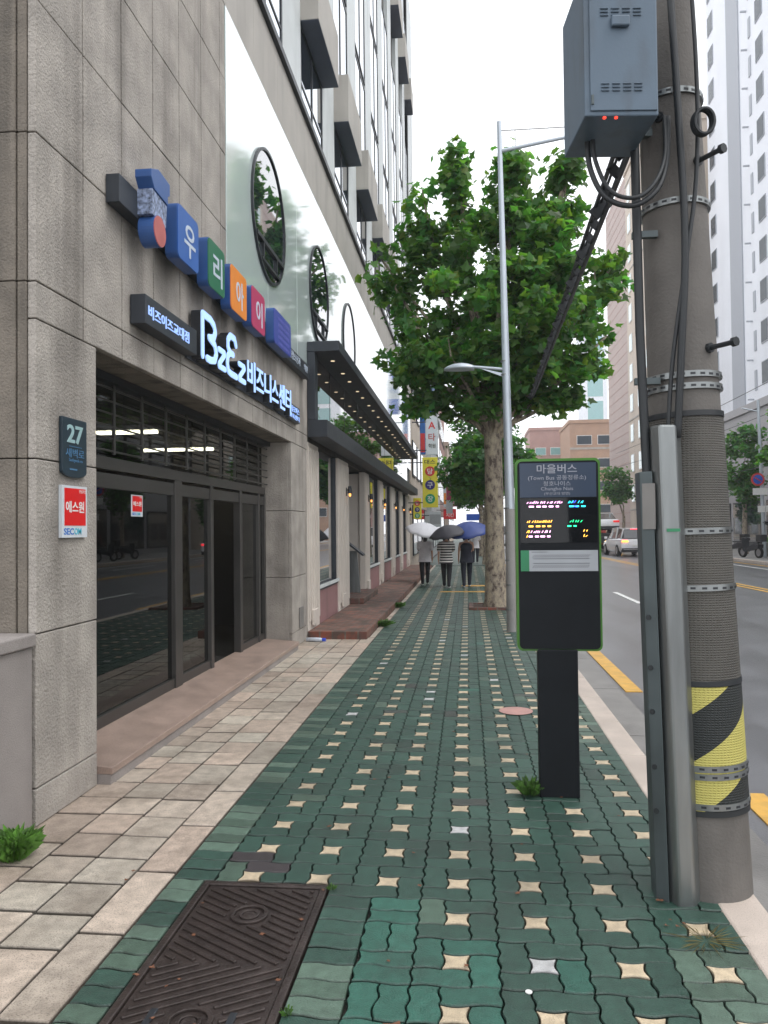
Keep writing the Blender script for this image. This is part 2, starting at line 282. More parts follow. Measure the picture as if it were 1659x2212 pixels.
def tag(o, label=None, cat=None, group=None, kind=None):
    for k, v in (('label', label), ('category', cat), ('group', group), ('kind', kind)):
        if v: o[k] = v
    return o
def thing(name, label, cat, loc, group=None):
    o = bpy.data.objects.new(name, None); C.objects.link(o); o.location = loc; o.empty_display_size = .2
    return tag(o, label, cat, group)
def dup(o, parent=None, loc=None):
    c = o.copy(); C.objects.link(c)
    if parent is not None: c.parent = parent
    if loc is not None: c.location = loc
    for ch in list(o.children): dup(ch, c)
    return c
_cu = bpy.data.curves.new('lettering', 'FONT'); _to = bpy.data.objects.new('lettering', _cu); C.objects.link(_to)
def text(mb, s, org, size, xd, yd, ext=.002, m=0, mside=None, align='LEFT', sx=1, fit=None, bold=0):
    """letters as real solids; org is the baseline point, xd/yd the reading and up directions"""
    _cu.body = s; _cu.size = 1; _cu.extrude = 0; _cu.offset = bold; _cu.resolution_u = 3
    bpy.context.view_layer.update()
    me = bpy.data.meshes.new_from_object(_to.evaluated_get(bpy.context.evaluated_depsgraph_get()))
    xs = [v.co.x for v in me.vertices]; x0, x1 = min(xs), max(xs)
    if fit: sx = fit / ((x1 - x0) * size)
    off = {'LEFT': x0, 'CENTER': (x0 + x1) / 2, 'RIGHT': x1}[align]
    X, Y = Vector(xd), Vector(yd); Z = X.cross(Y); o = Vector(org)
    P = [o + X * (v.co.x - off) * size * sx + Y * v.co.y * size for v in me.vertices]
    fs = [tuple(p.vertices) for p in me.polygons]; n = len(P)
    ec = {}
    for q in fs:
        for i in range(len(q)): ec[(q[i], q[(i + 1) % len(q)])] = 1
    up = sum((me.polygons[i].normal.z for i in range(len(fs)))) > 0
    if not up: fs = [q[::-1] for q in fs]; ec = {(b, a): 1 for a, b in ec}
    mb.add([p + Z * ext for p in P], fs, m)
    k = len(mb.v); mb.v += [tuple(p) for p in P] + [tuple(p + Z * ext) for p in P]
    for a, b in ec:
        if (b, a) not in ec: mb.f.append((k + a, k + b, k + n + b, k + n + a)); mb.m.append(m if mside is None else mside)
    bpy.data.meshes.remove(me)
E_, N_, U_ = (1, 0, 0), (0, 1, 0), (0, 0, 1)
def structure(name, mb, m, **k): return tag(mb.build(name, m, **k), kind='structure')

# ------------------------------------------------------------------ ground, road, pavements
g = MB(); g.add([(-120, -60, -.3), (120, -60, -.3), (120, 300, -.3), (-120, 300, -.3)], [(0, 1, 2, 3)]); structure('ground', g, M['ground'])
g = MB(); g.add([(1.2, -30, -.12), (13.5, -30, -.12), (13.5, 180, -.12), (1.2, 180, -.12)], [(0, 1, 2, 3)]); structure('road', g, M['asphalt'])
g = MB()
for y in range(-6, 60): g.box(1.29, 1.66, y * 2 - .99, y * 2 + .995, -.2, -.115)
structure('gutter', g, M['gutter'])
g = MB()
for x0, x1, d in ((1.09, 1.287, 1), (13.5, 13.7, 1)):
    y = -12.
    while y < 150:
        if not (x0 < 2 and 3.5 < y < 4.05): g.box(x0, x1, y, y + .994, -.3, .006 if x0 < 2 else .0)
        y += 1.0
structure('kerb', g, M['kerb'], bevel=.012)
g = MB().box(13.7, 40, -30, 180, -.3, -.004); structure('far_pavement', g, M['ground'])
g = MB(); cx = lambda y: 8.62 - .02 * y
for o in (-.14, .14):
    g.add([(cx(-10) + o - .07, -10, -.112), (cx(-10) + o + .07, -10, -.112), (cx(150) + o + .07, 150, -.112), (cx(150) + o - .07, 150, -.112)], [(0, 1, 2, 3)])
structure('centre_line', g, M['ypaint'])
g = MB()
for a, b in ((-6, 5.55), (8.85, 14.5), (17.5, 23), (26, 31), (34, 39), (42, 48)): g.box(1.70 if a > 6 else 1.78, 1.88 if a > 6 else 1.96, a, b, -.13, -.110)
structure('edge_line', g, M['ypaint'])
g = MB()
for a in (-4, 18.9, 30, 41, 52, 63): g.box(3.93, 4.06, a, a + 3.2, -.13, -.110)
for a in (2, 13, 24, 35, 46, 57): g.box(10.6, 10.74, a, a + 5, -.13, -.110)
g.box(12.0, 12.12, -10, 120, -.13, -.110)
structure('lane_line', g, M['wpaint'])
g = MB().box(12.9, 13.02, -10, 120, -.13, -.109); structure('far_edge_line', g, M['ypaint'])

# green wavy pavers with cream star stones ---------------------------------------------------
u = .1125; X0, Y0 = -1.24875, 3.96125
class Cols: pass
pv, pf, pc = [], [], []
def is_star(i, j): return i % 3 == 1 and j % 3 == 1
def eh(i, j):   # horizontal grid line j over column i
    if is_star(i, j): return .0125
    if is_star(i, j - 1): return -.0125
    return .008 * (1 if i % 2 else -1)
def ev(i, j):   # vertical grid line i over row j
    if is_star(i, j): return .0125
    if is_star(i - 1, j): return -.0125
    return .0055 * (1 if j % 2 else -1)
def vx(i, j, t):   # star edges bow inwards, the others zigzag once per stone
    e = ev(i, j)
    return e * math.sin(math.pi * t) if abs(e) > .01 else .0065 * math.sin(2 * math.pi * t)
def addpoly(P, col, zt, detail=True, gap=.0029):
    cxp = sum(p[0] for p in P) / len(P); cyp = sum(p[1] for p in P) / len(P)
    xs = [p[0] for p in P]; ys = [p[1] for p in P]; wx, wy = max(xs) - min(xs), max(ys) - min(ys)
    tx, ty = rng.uniform(-.012, .012), rng.uniform(-.012, .012)
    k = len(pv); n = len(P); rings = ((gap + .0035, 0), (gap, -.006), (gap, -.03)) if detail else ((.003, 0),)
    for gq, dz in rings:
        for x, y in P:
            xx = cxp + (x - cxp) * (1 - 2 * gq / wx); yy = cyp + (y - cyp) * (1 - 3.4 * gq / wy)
            pv.append((xx, yy, zt + dz + (xx - cxp) * tx + (yy - cyp) * ty)); pc.append((*(c_ * (1 if dz == 0 else .32) for c_ in col), 1))  # chamfers and sides darkened in colour: joint shade and dirt together
    pf.append(tuple(range(k, k + n)))
    for r_ in range(len(rings) - 1):
        a, b = k + r_ * n, k + (r_ + 1) * n
        for i in range(n): j = (i + 1) % n; pf.append((a + i, b + i, b + j, a + j))
def cellpoly(i, j, w_, h_, det=True):
    P = []; T = (0, .2, .4, .6, .8) if det else (0, .5)
    for a in range(w_):
        for t in T: P.append((X0 + (i + a + t) * u, Y0 + j * u + eh(i + a, j) * math.sin(math.pi * t)))
    for b in range(h_):
        for t in T: P.append((X0 + (i + w_) * u + vx(i + w_, j + b, t), Y0 + (j + b + t) * u))
    for a in range(w_)[::-1]:
        for t in T: P.append((X0 + (i + a + 1 - t) * u, Y0 + (j + h_) * u + eh(i + a, j + h_) * math.sin(math.pi * t)))
    for b in range(h_)[::-1]:
        for t in T: P.append((X0 + i * u + vx(i, j + b, 1 - t), Y0 + (j + b + 1 - t) * u))
    return P
def green(x, y, kind=None):
    b = rng.gauss(1, .09)
    c = (.032, .077, .058)
    r_ = rng.random()
    if kind == 'pale' or r_ < .02: c = (.105, .165, .125) if kind == 'pale' and rng.random() < .6 else (.07, .115, .085)
    elif kind == 'teal' or r_ < .03: c = (.032, .115, .085)
    elif r_ < .034: c = (.05, .06, .052)
    if 3.55 < y < 4.7 and x < -.15 and kind is None:
        r_ = rng.random()
        if r_ < .15: c = (.03, .11, .08)
        elif r_ < .19: c = (.05, .042, .045)
    return tuple(q * b for q in c)
def cream():
    b = rng.gauss(1, .07)
    return (.52 * b, .52 * b, .52 * b) if rng.random() < .05 else (.56 * b, .455 * b, .315 * b)
MX0, MX1, MY0, MY1 = -1.29, -.68, 2.35, 3.722
def pz(): return rng.gauss(0, .0011)
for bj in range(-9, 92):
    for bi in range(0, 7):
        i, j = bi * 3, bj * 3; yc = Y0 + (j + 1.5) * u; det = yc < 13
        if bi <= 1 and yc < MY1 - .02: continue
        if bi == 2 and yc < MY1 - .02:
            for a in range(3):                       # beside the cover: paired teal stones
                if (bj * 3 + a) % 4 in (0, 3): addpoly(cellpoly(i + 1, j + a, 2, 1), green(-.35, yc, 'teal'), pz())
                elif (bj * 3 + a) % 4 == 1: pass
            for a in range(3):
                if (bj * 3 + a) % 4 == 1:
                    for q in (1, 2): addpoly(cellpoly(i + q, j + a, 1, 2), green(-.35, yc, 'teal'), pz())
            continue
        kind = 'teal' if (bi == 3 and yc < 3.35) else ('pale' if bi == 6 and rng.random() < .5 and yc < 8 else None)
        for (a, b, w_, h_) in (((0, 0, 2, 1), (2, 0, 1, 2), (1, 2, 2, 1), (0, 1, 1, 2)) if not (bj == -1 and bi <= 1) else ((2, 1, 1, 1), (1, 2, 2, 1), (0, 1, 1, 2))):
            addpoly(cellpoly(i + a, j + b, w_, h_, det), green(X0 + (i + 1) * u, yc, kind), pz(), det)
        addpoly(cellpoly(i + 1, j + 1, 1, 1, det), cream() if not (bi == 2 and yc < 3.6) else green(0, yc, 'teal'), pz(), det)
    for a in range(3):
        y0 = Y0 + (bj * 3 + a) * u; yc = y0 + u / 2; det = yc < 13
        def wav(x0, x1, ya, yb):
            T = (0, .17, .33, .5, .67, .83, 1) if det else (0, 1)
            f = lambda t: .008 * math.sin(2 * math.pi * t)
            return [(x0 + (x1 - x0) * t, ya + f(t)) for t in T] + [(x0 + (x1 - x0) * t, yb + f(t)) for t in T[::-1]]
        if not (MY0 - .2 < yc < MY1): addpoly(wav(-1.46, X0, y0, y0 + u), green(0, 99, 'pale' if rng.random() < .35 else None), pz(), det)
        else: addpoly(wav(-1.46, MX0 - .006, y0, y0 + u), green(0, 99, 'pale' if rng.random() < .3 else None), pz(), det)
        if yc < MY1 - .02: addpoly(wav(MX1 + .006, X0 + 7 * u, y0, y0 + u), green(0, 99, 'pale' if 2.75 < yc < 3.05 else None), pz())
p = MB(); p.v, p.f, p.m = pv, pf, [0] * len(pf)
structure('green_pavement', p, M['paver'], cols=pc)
g = MB().box(-1.46, 1.1, 0.5, 36, -.3, -.0285); structure('sidewalk_bed', g, M['dark_joint'])
g = MB().box(-1.9, 1.09, 35.5, 160, -.2, .0); structure('sidewalk', g, mat('far_green_paving', (.06, .095, .078), .5, var=.15, scale=4))
# beige slabs beside the building
pv2, pf2, pc2 = [], [], []
sv = (pv, pf, pc); pv, pf, pc = pv2, pf2, pc2
def slab(x0, x1, y0, y1):
    b = rng.gauss(1, .12); h_ = rng.uniform(-.03, .02)
    addpoly([(x0, y0), (x1, y0), (x1, y1), (x0, y1)], (.47 * b, (.405 + h_) * b, (.335 + h_) * b), rng.gauss(.0, .0012), True, .0055)
xs = (-2.52, -2.22, -1.95, -1.67)
for q in range(3):
    y = 1.0 + (.15 if q % 2 else 0)
    while y < 11.95:
        l = rng.choice((.29, .29, .3, .44)); slab(xs[q], xs[q + 1], y, y + l); y += l
y = .8
while y < 36: l = .6; slab(-1.67 if y < 11.9 else -1.56, -1.462, y, y + l); y += l
p = MB(); p.v, p.f, p.m = pv2, pf2, [0] * len(pf2); structure('beige_pavement', p, M['beige'], cols=pc2)
g = MB().box(-2.6, -1.46, .5, 36, -.3, -.0285); structure('slab_bed', g, M['dark_joint'])
g = MB()
for (x0, x1, y0, y1) in ((-.75, .3, 20.85, 21.05), (.3, .55, 20.75, 21.15), (-.2, .55, 22.9, 23.3)): g.box(x0, x1, y0, y1, -.01, .006)
structure('tactile_strip', g, M['tact'])
mb = MB().disc((.42, 7.35, .004), .155, U_, .003); o = structure('round_road_marking', mb, M['pinkmark'])

# manhole cover ------------------------------------------------------------------------------
t = thing('manhole_cover', 'wet brown cast iron rectangular cover with chevron ribs set in the green pavers', 'manhole cover', (-.985, 3.0, 0))
mb = MB()
mb.box(MX0, MX1, MY0, MY0 + .035, -.05, .004); mb.box(MX0, MX1, MY1 - .035, MY1, -.05, .004); mb.box(MX0, MX0 + .035, MY0 + .035, MY1 - .035, -.05, .004); mb.box(MX1 - .035, MX1, MY0 + .035, MY1 - .035, -.05, .004)
mb.build('frame', M['iron'], t, bevel=.006)
mb = MB(); mb.box(MX0 + .039, MX1 - .039, MY0 + .039, MY1 - .039, -.05, -.007); mb.build('plate', M['iron'], t)
xa, xb = MX0 + .06, MX1 - .06; ym = 3.03; mb = MB()
def chev(y0, sgn):          # ribs run diagonally on each side of the seam across the plate
    pass
cs = [((-.985, 3.42), .085), ((-.985, 2.66), .085)]
def clip_rib(ax, ay, bx, by):
    n = 24; run = []
    for q in range(n + 1):
        x = ax + (bx - ax) * q / n; y = ay + (by - ay) * q / n
        ok = xa <= x <= xb and MY0 + .06 <= y <= MY1 - .06 and all(math.hypot(x - c[0], y - c[1]) > r_ + .012 for c, r_ in cs)
        if ok: run.append((x, y))
        if (not ok or q == n) and len(run) > 1:
            mb.bar((*run[0], -.004), (*run[-1], -.004), .017, .011); run = []
        elif not ok: run = []
for k in range(-16, 34):
    y = MY0 + k * .052
    s = .62
    # upper half slopes one way, lower half the other
    a, b = (xa, y + .2), (xb, y + .2 - s * (xb - xa))
    def seg(p0, p1, lo, hi):
        d = p1[1] - p0[1]; t0 = max(0, min(1, ((lo if d > 0 else hi) - p0[1]) / d)); t1 = max(0, min(1, ((hi if d > 0 else lo) - p0[1]) / d))
        if t1 - t0 > .03: clip_rib(p0[0] + (p1[0] - p0[0]) * t0, p0[1] + d * t0, p0[0] + (p1[0] - p0[0]) * t1, p0[1] + d * t1)
    seg(a, b, ym + .012, MY1 - .06); seg((xa, y), (xb, y + s * (xb - xa)), MY0 + .06, ym - .012)
mb.build('tread_ribs', M['iron'], t, bevel=.003)
for c, r_ in cs:
    mb = MB().ring((c[0], c[1], -.008), r_ - .02, r_, U_, .012); mb.ring((c[0], c[1], -.008), .03, .045, U_, .009); mb.disc((c[0], c[1], -.008), .028, U_, .006)
    mb.build('lifting_boss', M['iron'], t, bevel=.003)
for x in (-1.13, -.84):
    mb = MB().box(x - .014, x + .014, 2.6, 2.72, -.006, .003); mb.build('key_slot', M['black'], t, bevel=.004)

# ------------------------------------------------------------------ office building
B = thing('office_building', 'beige stone office block with white glass band, round windows and boxed upper windows', 'building', (-2.49, 4.29, 0))
W = -2.49; YE = 34.6; ZT = 27.
def cladding(rects, name, m, bevel=.006, th=.05, x=W, stag=0):
    mb = MB()
    for (y0, y1, z0, z1) in rects: mb.box(x - th, x + rng.uniform(-.0015, .0015), y0 + .007, y1 - .007, z0 + .004, z1 - .004)
    return mb.build(name, m, B, bevel=bevel)
core = MB(); core.box(-14, -2.62, 4.34, YE, 3.12, ZT)
core.box(-2.619, -2.541, 4.34, 12.0, 2.99, 8.2); core.box(-2.619, -2.541, 12.001, YE, 3.4, 8.2)
core.box(-2.93, -2.541, 4.34, 5.04, 0, 2.98); core.box(-2.93, -2.541, 10.97, 11.93, 0, 2.98)
core.box(-14, -2.94, 4.33, 4.4, 0, 3.11)
core.build('wall', M['sealant'], B)
rows = [3.17, 4.05, 4.85, 5.65, 6.45, 7.27]
rc = []
for a, b in zip(rows, rows[1:]):
    y = 4.29; ymax = 7.95 if a > 4 else 12.08
    while y < ymax - .05:
        y2 = min(y + .58, ymax); rc.append((y, y2 if ymax - y2 > .1 else ymax, a, b)); y = rc[-1][1]
y = 4.29
while y < 12.0: y2 = min(y + .58, 12.08); y2 = 12.08 if 12.08 - y2 < .1 else y2; rc.append((y, y2, 2.95, 3.17)); y = y2
for a, b in ((.22, 1.11), (1.11, 2.13), (2.13, 2.95)): rc.append((4.29, 5.05, a, b))
for a, b in ((0, .22), (.22, 1.02), (1.02, 1.97), (1.97, 2.95)): rc.append((10.92, 11.95, a, b))
rc.append((4.29, 5.05, 0, .22))
cladding(rc, 'stone_cladding', M['granite'])
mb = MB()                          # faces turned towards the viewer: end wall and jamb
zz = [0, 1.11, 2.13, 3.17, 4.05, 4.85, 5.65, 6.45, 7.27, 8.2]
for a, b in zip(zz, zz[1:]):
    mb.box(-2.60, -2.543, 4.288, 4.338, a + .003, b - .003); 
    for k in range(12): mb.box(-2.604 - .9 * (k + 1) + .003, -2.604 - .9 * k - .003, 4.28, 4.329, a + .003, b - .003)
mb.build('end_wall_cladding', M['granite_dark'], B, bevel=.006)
mb = MB()
for a, b in ((.1, 1.02), (1.02, 1.97), (1.97, 2.95)): mb.box(-2.93, -2.543, 10.92, 10.968, a + .003, b - .003)
mb.build('jamb_cladding', M['granite'], B, bevel=.006)
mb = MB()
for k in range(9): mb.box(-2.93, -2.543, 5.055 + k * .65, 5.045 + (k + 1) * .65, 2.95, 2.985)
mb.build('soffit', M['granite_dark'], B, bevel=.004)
mb = MB(); y = 4.29
while y < YE: mb.box(W - .06, W, y + .002, min(y + 1.2, YE) - .002, 7.274, 8.2); y += 1.2
mb.build('stone_band', M['smooth'], B, bevel=.004)
MB().box(W - .1, W + .06, 4.29, YE, 8.203, 8.3).build('dark_sill', M['framed'], B)
mb = MB(); y = 7.953
while y < YE: mb.box(W - .045, W + .004 + rng.uniform(-.002, .001), y + .006, min(y + 1.72, YE) - .006, 4.25, 7.268); y += 1.72
mb.build('white_glass_cladding', M['white'], B, bevel=.003)
for yc in (9.72, 13.12, 16.52):
    c = (W + .005, yc, 5.68); fr = MB().ring(c, .80, .835, E_, .03).build('round_window', M['framed'], B)
    MB().disc(c, .80, E_, .012, 48).build('pane', M['wglass'], fr)
    mb = MB(); mb.bar((W + .03, yc - .68, 5.27), (W + .03, yc + .68, 5.27), .035, .05); mb.bar((W + .03, yc - .45, 5.03), (W + .03, yc + .45, 5.03), .03, .035)
    for d in (-.36, .3): mb.bar((W + .03, yc + d, 5.03), (W + .03, yc + d, 5.27), .03, .035)
    mb.build('casement_bar', M['framed'], fr)
# upper storeys: pilasters and windows
mb = MB()
ys = [8.75 + 3.07 * k for k in range(-1, 10)]
for y in ys:
    mb.box(-2.618, W, max(y + 1.86, 4.34), min(y + 3.07 - .003, YE), 8.3, ZT)
mb.box(-2.618, W - .02, 4.34, YE, ZT - .6, ZT + .003)
mb.build('pilaster', M['pale'], B, bevel=.004)
for k, y in enumerate(ys):
    a, b = max(y, 4.4), min(y + 1.86, YE - .02)
    if b - a < .4: continue
    fl = [(8.3, 9.62), (10.55, 13.0), (13.15, 15.7), (15.85, 18.4), (18.5, 19.0)]
    for z0, z1 in fl[:4] + [(21.2, 24)]:
        fr = MB()
        for q in (a, (a + b) / 2 - .03, b - .06): fr.box(-2.615, -2.494, q, q + .06, z0, z1)
        for q in (z0, z1 - .06): fr.box(-2.615, -2.497, a + .06, b - .06, q, q + .06)
        if z0 < 9: fr.box(-2.615, -2.497, a + .06, b - .06, z0 + .36, z0 + .4)
        f = fr.build('window', M['framed'], B)
        MB().box(-2.612, -2.508, a + .05, b - .05, z0 + .05, z1 - .05).build('pane', M['brightglass'], f)
    for z0 in ((9.62, 20.2) if k > 0 else (9.62,)):
        bx = MB(); bx.box(-2.61, -2.2, a - .02, b + .02, z0, z0 + .92)
        bo = bx.build('window_box', M['smooth'], B, bevel=.004)
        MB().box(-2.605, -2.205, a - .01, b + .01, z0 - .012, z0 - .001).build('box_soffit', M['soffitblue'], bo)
# entrance
DX = -2.9
mb = MB(); mb.prism([(-2.95, 5.056, .07), (-2.39, 5.056, .07), (-2.39, 5.056, .118), (-2.95, 5.056, .162)], (0, 5.86, 0)); mb.build('entrance_step', M['step'], B, bevel=.006)
mb = MB(); mb.box(-2.9, -2.405, 5.06, 10.915, -.02, .0695); mb.build('step_riser', M['granite_low'], B)
mb = MB()
mb.box(DX - .06, DX + .03, 5.05, 10.92, 2.2, 2.3); mb.box(DX - .05, DX + .02, 5.05, 10.92, 2.05, 2.17); mb.box(DX - .05, DX + .02, 5.05, 8.6, .15, .25); mb.box(DX - .05, DX + .02, 9.75, 10.9, .15, .24)
for y0, y1 in ((5.05, 5.2), (7.45, 7.64), (8.53, 8.62), (9.66, 9.76), (10.55, 10.62), (10.86, 10.92)): mb.box(DX - .055, DX + .035, y0, y1, .106, 2.198)
mb.box(DX - .05, DX + .02, 5.05, 10.92, 2.88, 2.948)
mb.build('door_frame', M['frame'], B, bevel=.004)
for nm, y0, y1 in (('glass_door', 5.2, 7.45), ('side_light', 7.64, 8.53), ('side_light', 9.76, 10.55), ('side_light', 10.62, 10.86)):
    MB().box(DX - .02, DX - .008, y0 + .001, y1 - .001, .2, 2.06).build(nm, M['glass'], B)
MB().box(DX - .03, DX - .018, 5.06, 10.91, 2.3, 2.88).build('transom_glass', M['glass'], B)
# the open leaf swung inwards
mb = MB(); q = Vector((-.55, .83, 0)).normalized()
for a in (0., .84): mb.bar((-2.95 + q.x * a, 8.7 + q.y * a, .12), (-2.95 + q.x * a, 8.7 + q.y * a, 2.04), .05, .04)
for z in (.16, 2.0): mb.bar((-2.95, 8.7, z), (-2.95 + q.x * .84, 8.7 + q.y * .84, z), .05, .09)
d = mb.build('open_door', M['frame'], B); MB().bar((-2.95 + q.x * .03, 8.7 + q.y * .03, 1.08), (-2.95 + q.x * .81, 8.7 + q.y * .81, 1.08), .012, 1.8).build('pane', M['wglass'], d)
mb = MB()
for k in range(6): z = 2.345 + k * .1; mb.tube([(DX + .06, 5.06, z), (DX + .06, 10.91, z)], .008, 6)
for y in np.arange(5.5, 10.9, .55): mb.box(DX + .052, DX + .068, y - .02, y + .02, 2.32, 2.9)
mb.build('rolling_grille', M['frame'], B)
MB().box(DX + .02, DX + .11, 5.06, 10.91, 2.885, 2.945).build('grille_box', M['framed'], B)
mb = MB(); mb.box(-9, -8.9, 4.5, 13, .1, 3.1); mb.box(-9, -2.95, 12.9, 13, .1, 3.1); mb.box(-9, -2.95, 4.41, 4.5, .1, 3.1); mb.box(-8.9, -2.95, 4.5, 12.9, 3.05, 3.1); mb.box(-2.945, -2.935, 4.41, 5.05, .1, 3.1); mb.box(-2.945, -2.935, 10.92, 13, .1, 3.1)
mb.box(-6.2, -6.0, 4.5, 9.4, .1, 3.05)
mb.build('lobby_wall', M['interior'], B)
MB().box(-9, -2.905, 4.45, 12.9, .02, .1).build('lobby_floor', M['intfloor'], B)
for x, y in ((-4.5, 9.6), (-4.5, 11.8), (-4.6, 7.4)):
    f = MB().box(x - .62, x + .62, y - .1, y + .1, 2.99, 3.045).build('ceiling_light', M['offwhite'], B)
    MB().tube([(x - .58, y, 2.965), (x + .58, y, 2.965)], .022, 8).build('tube', M['tube'], f)
# low wall, plates
t = thing('low_wall', 'low grey granite wall with flat cap running in front of the beige building corner', 'wall', (-2.7, 3, 0))
MB().box(-2.95, -2.5, -2, 4.275, 0, 1.04).build('wall_face', M['granite_low'], t, bevel=.006)
MB().box(-2.98, -2.475, -2, 4.277, 1.045, 1.12).build('cap', M['granite_low'], t, bevel=.01)

t = thing('number_plaque', 'dark teal house number plaque reading 27 with rounded foot on the stone pillar', 'plaque', (W, 4.7, 2.05))
pts = [(W + .003, 4.55, 2.08), (W + .003, 4.55, 2.415), (W + .003, 4.86, 2.415), (W + .003, 4.86, 2.08)] + [(W + .003, 4.705 + .155 * math.cos(a), 2.08 - .04 * math.sin(a)) for a in np.linspace(.3, math.pi - .3, 7)]
MB().prism(pts, (.022, 0, 0)).build('plate', M['plaque'], t, bevel=.004)
mb = MB(); f = W + .0252
text(mb, '27', (f, 4.705, 2.262), .155, N_, U_, .004, align='CENTER', fit=.2, bold=.02); mb.build('number', M['plaqtext'], t)
mb = MB(); text(mb, '새벽로', (f, 4.705, 2.172), .062, N_, U_, .003, align='CENTER', fit=.23); mb.box(f, f + .002, 4.63, 4.79, 2.235, 2.239); text(mb, 'Saebyeok-ro', (f, 4.715, 2.142), .03, N_, U_, .002, align='CENTER', fit=.17)
mb.box(f, f + .002, 4.64, 4.73, 2.088, 2.098); mb.build('street_name', M['plaqblue'], t)
def secure(name, label, x, y0, y1, z0, z1, th):
    t = thing(name, label, 'sign', (x, (y0 + y1) / 2, z0)); w_ = y1 - y0; h = z1 - z0
    MB().box(x, x + th, y0, y1, z0, z1).build('plate', M['whitesign'], t)
    MB().box(x + th, x + th + .002, y0 + .03 * w_ / .3, y1 - .02 * w_ / .3, z0 + h * .23, z1 - h * .05).build('red_panel', M['redsign'], t)
    mb = MB(); text(mb, '에스원', (x + th + .002, (y0 + y1) / 2, z0 + h * .5), h * .24, N_, U_, .0015, align='CENTER', fit=w_ * .72, bold=.02); text(mb, '안심가입', (x + th + .002, y1 - w_ * .07, z1 - h * .13), h * .075, N_, U_, .001, align='RIGHT'); mb.build('lettering', M['offwhite'], t)
    mb = MB(); text(mb, 'SEC', (x + th, y0 + w_ * .08, z0 + h * .06), h * .17, N_, U_, .0015, fit=w_ * .38, bold=.02); mb.build('blue_lettering', M['bluetxt'], t)
    mb = MB(); text(mb, 'OM', (x + th, y0 + w_ * .48, z0 + h * .06), h * .17, N_, U_, .0015, fit=w_ * .28, bold=.02); mb.build('cyan_lettering', M['cyan'], t)
secure('security_sign', 'red and white security company sign fixed below the number plaque on the stone pillar', W + .003, 4.545, 4.865, 1.665, 1.99, .02)
secure('door_sticker', 'small red and white security sticker on the glass entrance door', DX - .006, 6.52, 6.76, 1.83, 2.02, .002)
t = tag(MB().box(W + .002, W + .02, 11.35, 11.62, .25, .55).build('vent_grille', M['vent'], loc=(W, 11.5, .25), bevel=.004), 'small grey vent cover low on the stone pilaster beside the shopfront', 'vent')

# signs over the entrance --------------------------------------------------------------------
t = thing('backing_bar', 'long charcoal mounting bar over the entrance carrying the row of coloured sign blocks', 'sign bar', (-2.45, 8.4, 4.0))
MB().box(W + .006, -2.385, 5.18, 11.75, 4.0, 4.2).build('bar', M['charcoal'], t, bevel=.004)
mb = MB(); text(mb, '소아청소년과', (-2.385, 10.25, 4.07), .13, N_, U_, .006, fit=.85); text(mb, '의원', (-2.385, 11.35, 4.07), .11, N_, U_, .006, fit=.26); mb.build('lettering', M['paleletter'], t)
def rr(y0, y1, z0, z1, r_, x, sq=()):
    P = []
    for (cy, cz, a0, q) in ((y1 - r_, z0 + r_, -90, 'br'), (y1 - r_, z1 - r_, 0, 'tr'), (y0 + r_, z1 - r_, 90, 'tl'), (y0 + r_, z0 + r_, 180, 'bl')):
        for k in range(5): a = R(a0 + k * 22.5); P.append((x, cy + r_ * math.cos(a), cz + r_ * math.sin(a)))
    return P
for nm, y0, y1, z0, z1, m, ch, cm in (('blue', 6.01, 6.5, 3.9, 4.345, 'signblue', '우', 'paleletter'), ('green', 6.75, 7.23, 3.9, 4.345, 'signgreen', '리', 'paleletter'), ('orange', 7.42, 7.98, 3.88, 4.33, 'signorange', '아', 'paleletter'),
                           ('magenta', 8.17, 8.72, 3.9, 4.35, 'signpink', '이', 'paleletter'), ('indigo', 9.15, 10.05, 3.95, 4.38, 'signindigo', None, 'violet')):
    t = thing('sign_block', '%s square sign block with rounded corners on the bar over the entrance' % nm, 'sign', (-2.33, (y0 + y1) / 2, z0), 'coloured sign blocks on the bar')
    MB().prism(rr(y0, y1, z0, z1, .05, -2.386), (.098, 0, 0)).build('casing', M['signside'], t)
    MB().prism(rr(y0 + .004, y1 - .004, z0 + .004, z1 - .004, .05, -2.288), (.008, 0, 0)).build('face', M[m], t)
    mb = MB()
    if ch: text(mb, ch, (-2.28, (y0 + y1) / 2 + .03, z0 + .1), .3, N_, U_, .003, align='CENTER', fit=.26, bold=.015)
    else:
        for k in range(5): text(mb, '소아청소년과의원', (-2.28, (y0 + y1) / 2 + .05, z1 - .1 - k * .075), .05, N_, U_, .002, align='CENTER', fit=.6)
    mb.build('character', M[cm], t)
t = thing('cap_emblem', 'blue cap shaped emblem with pale patterned badge and brick red disc at start of bar', 'sign', (-2.33, 5.6, 3.85))
MB().prism([(-2.386, 5.50, 4.22), (-2.386, 5.44, 4.29), (-2.386, 5.44, 4.345), (-2.386, 5.58, 4.4), (-2.386, 5.80, 4.38), (-2.386, 5.80, 4.29), (-2.386, 5.76, 4.27), (-2.386, 5.76, 4.2)], (.125, 0, 0)).build('cap', M['signside'], t, bevel=.004)
MB().prism([(-2.386, 5.48, 4.03), (-2.386, 5.48, 4.217), (-2.386, 5.76, 4.197), (-2.386, 5.74, 4.02)], (.115, 0, 0)).build('badge', mat('badge_pattern', (.22, .27, .4), .5, var=.8, scale=40), t)
MB().disc((-2.386, 5.60, 3.94), .115, E_, .12).build('disc_casing', M['signside'], t)
MB().disc((-2.266, 5.60, 3.94), .112, E_, .006).build('red_disc', M['signred'], t)
t = thing('nameplate_box', 'charcoal box sign with small lit white Hangul letters left of the big letters', 'sign', (-2.43, 6, 3.25))
MB().box(W + .006, -2.365, 5.57, 6.68, 3.25, 3.47).build('casing', M['charcoal'], t, bevel=.004)
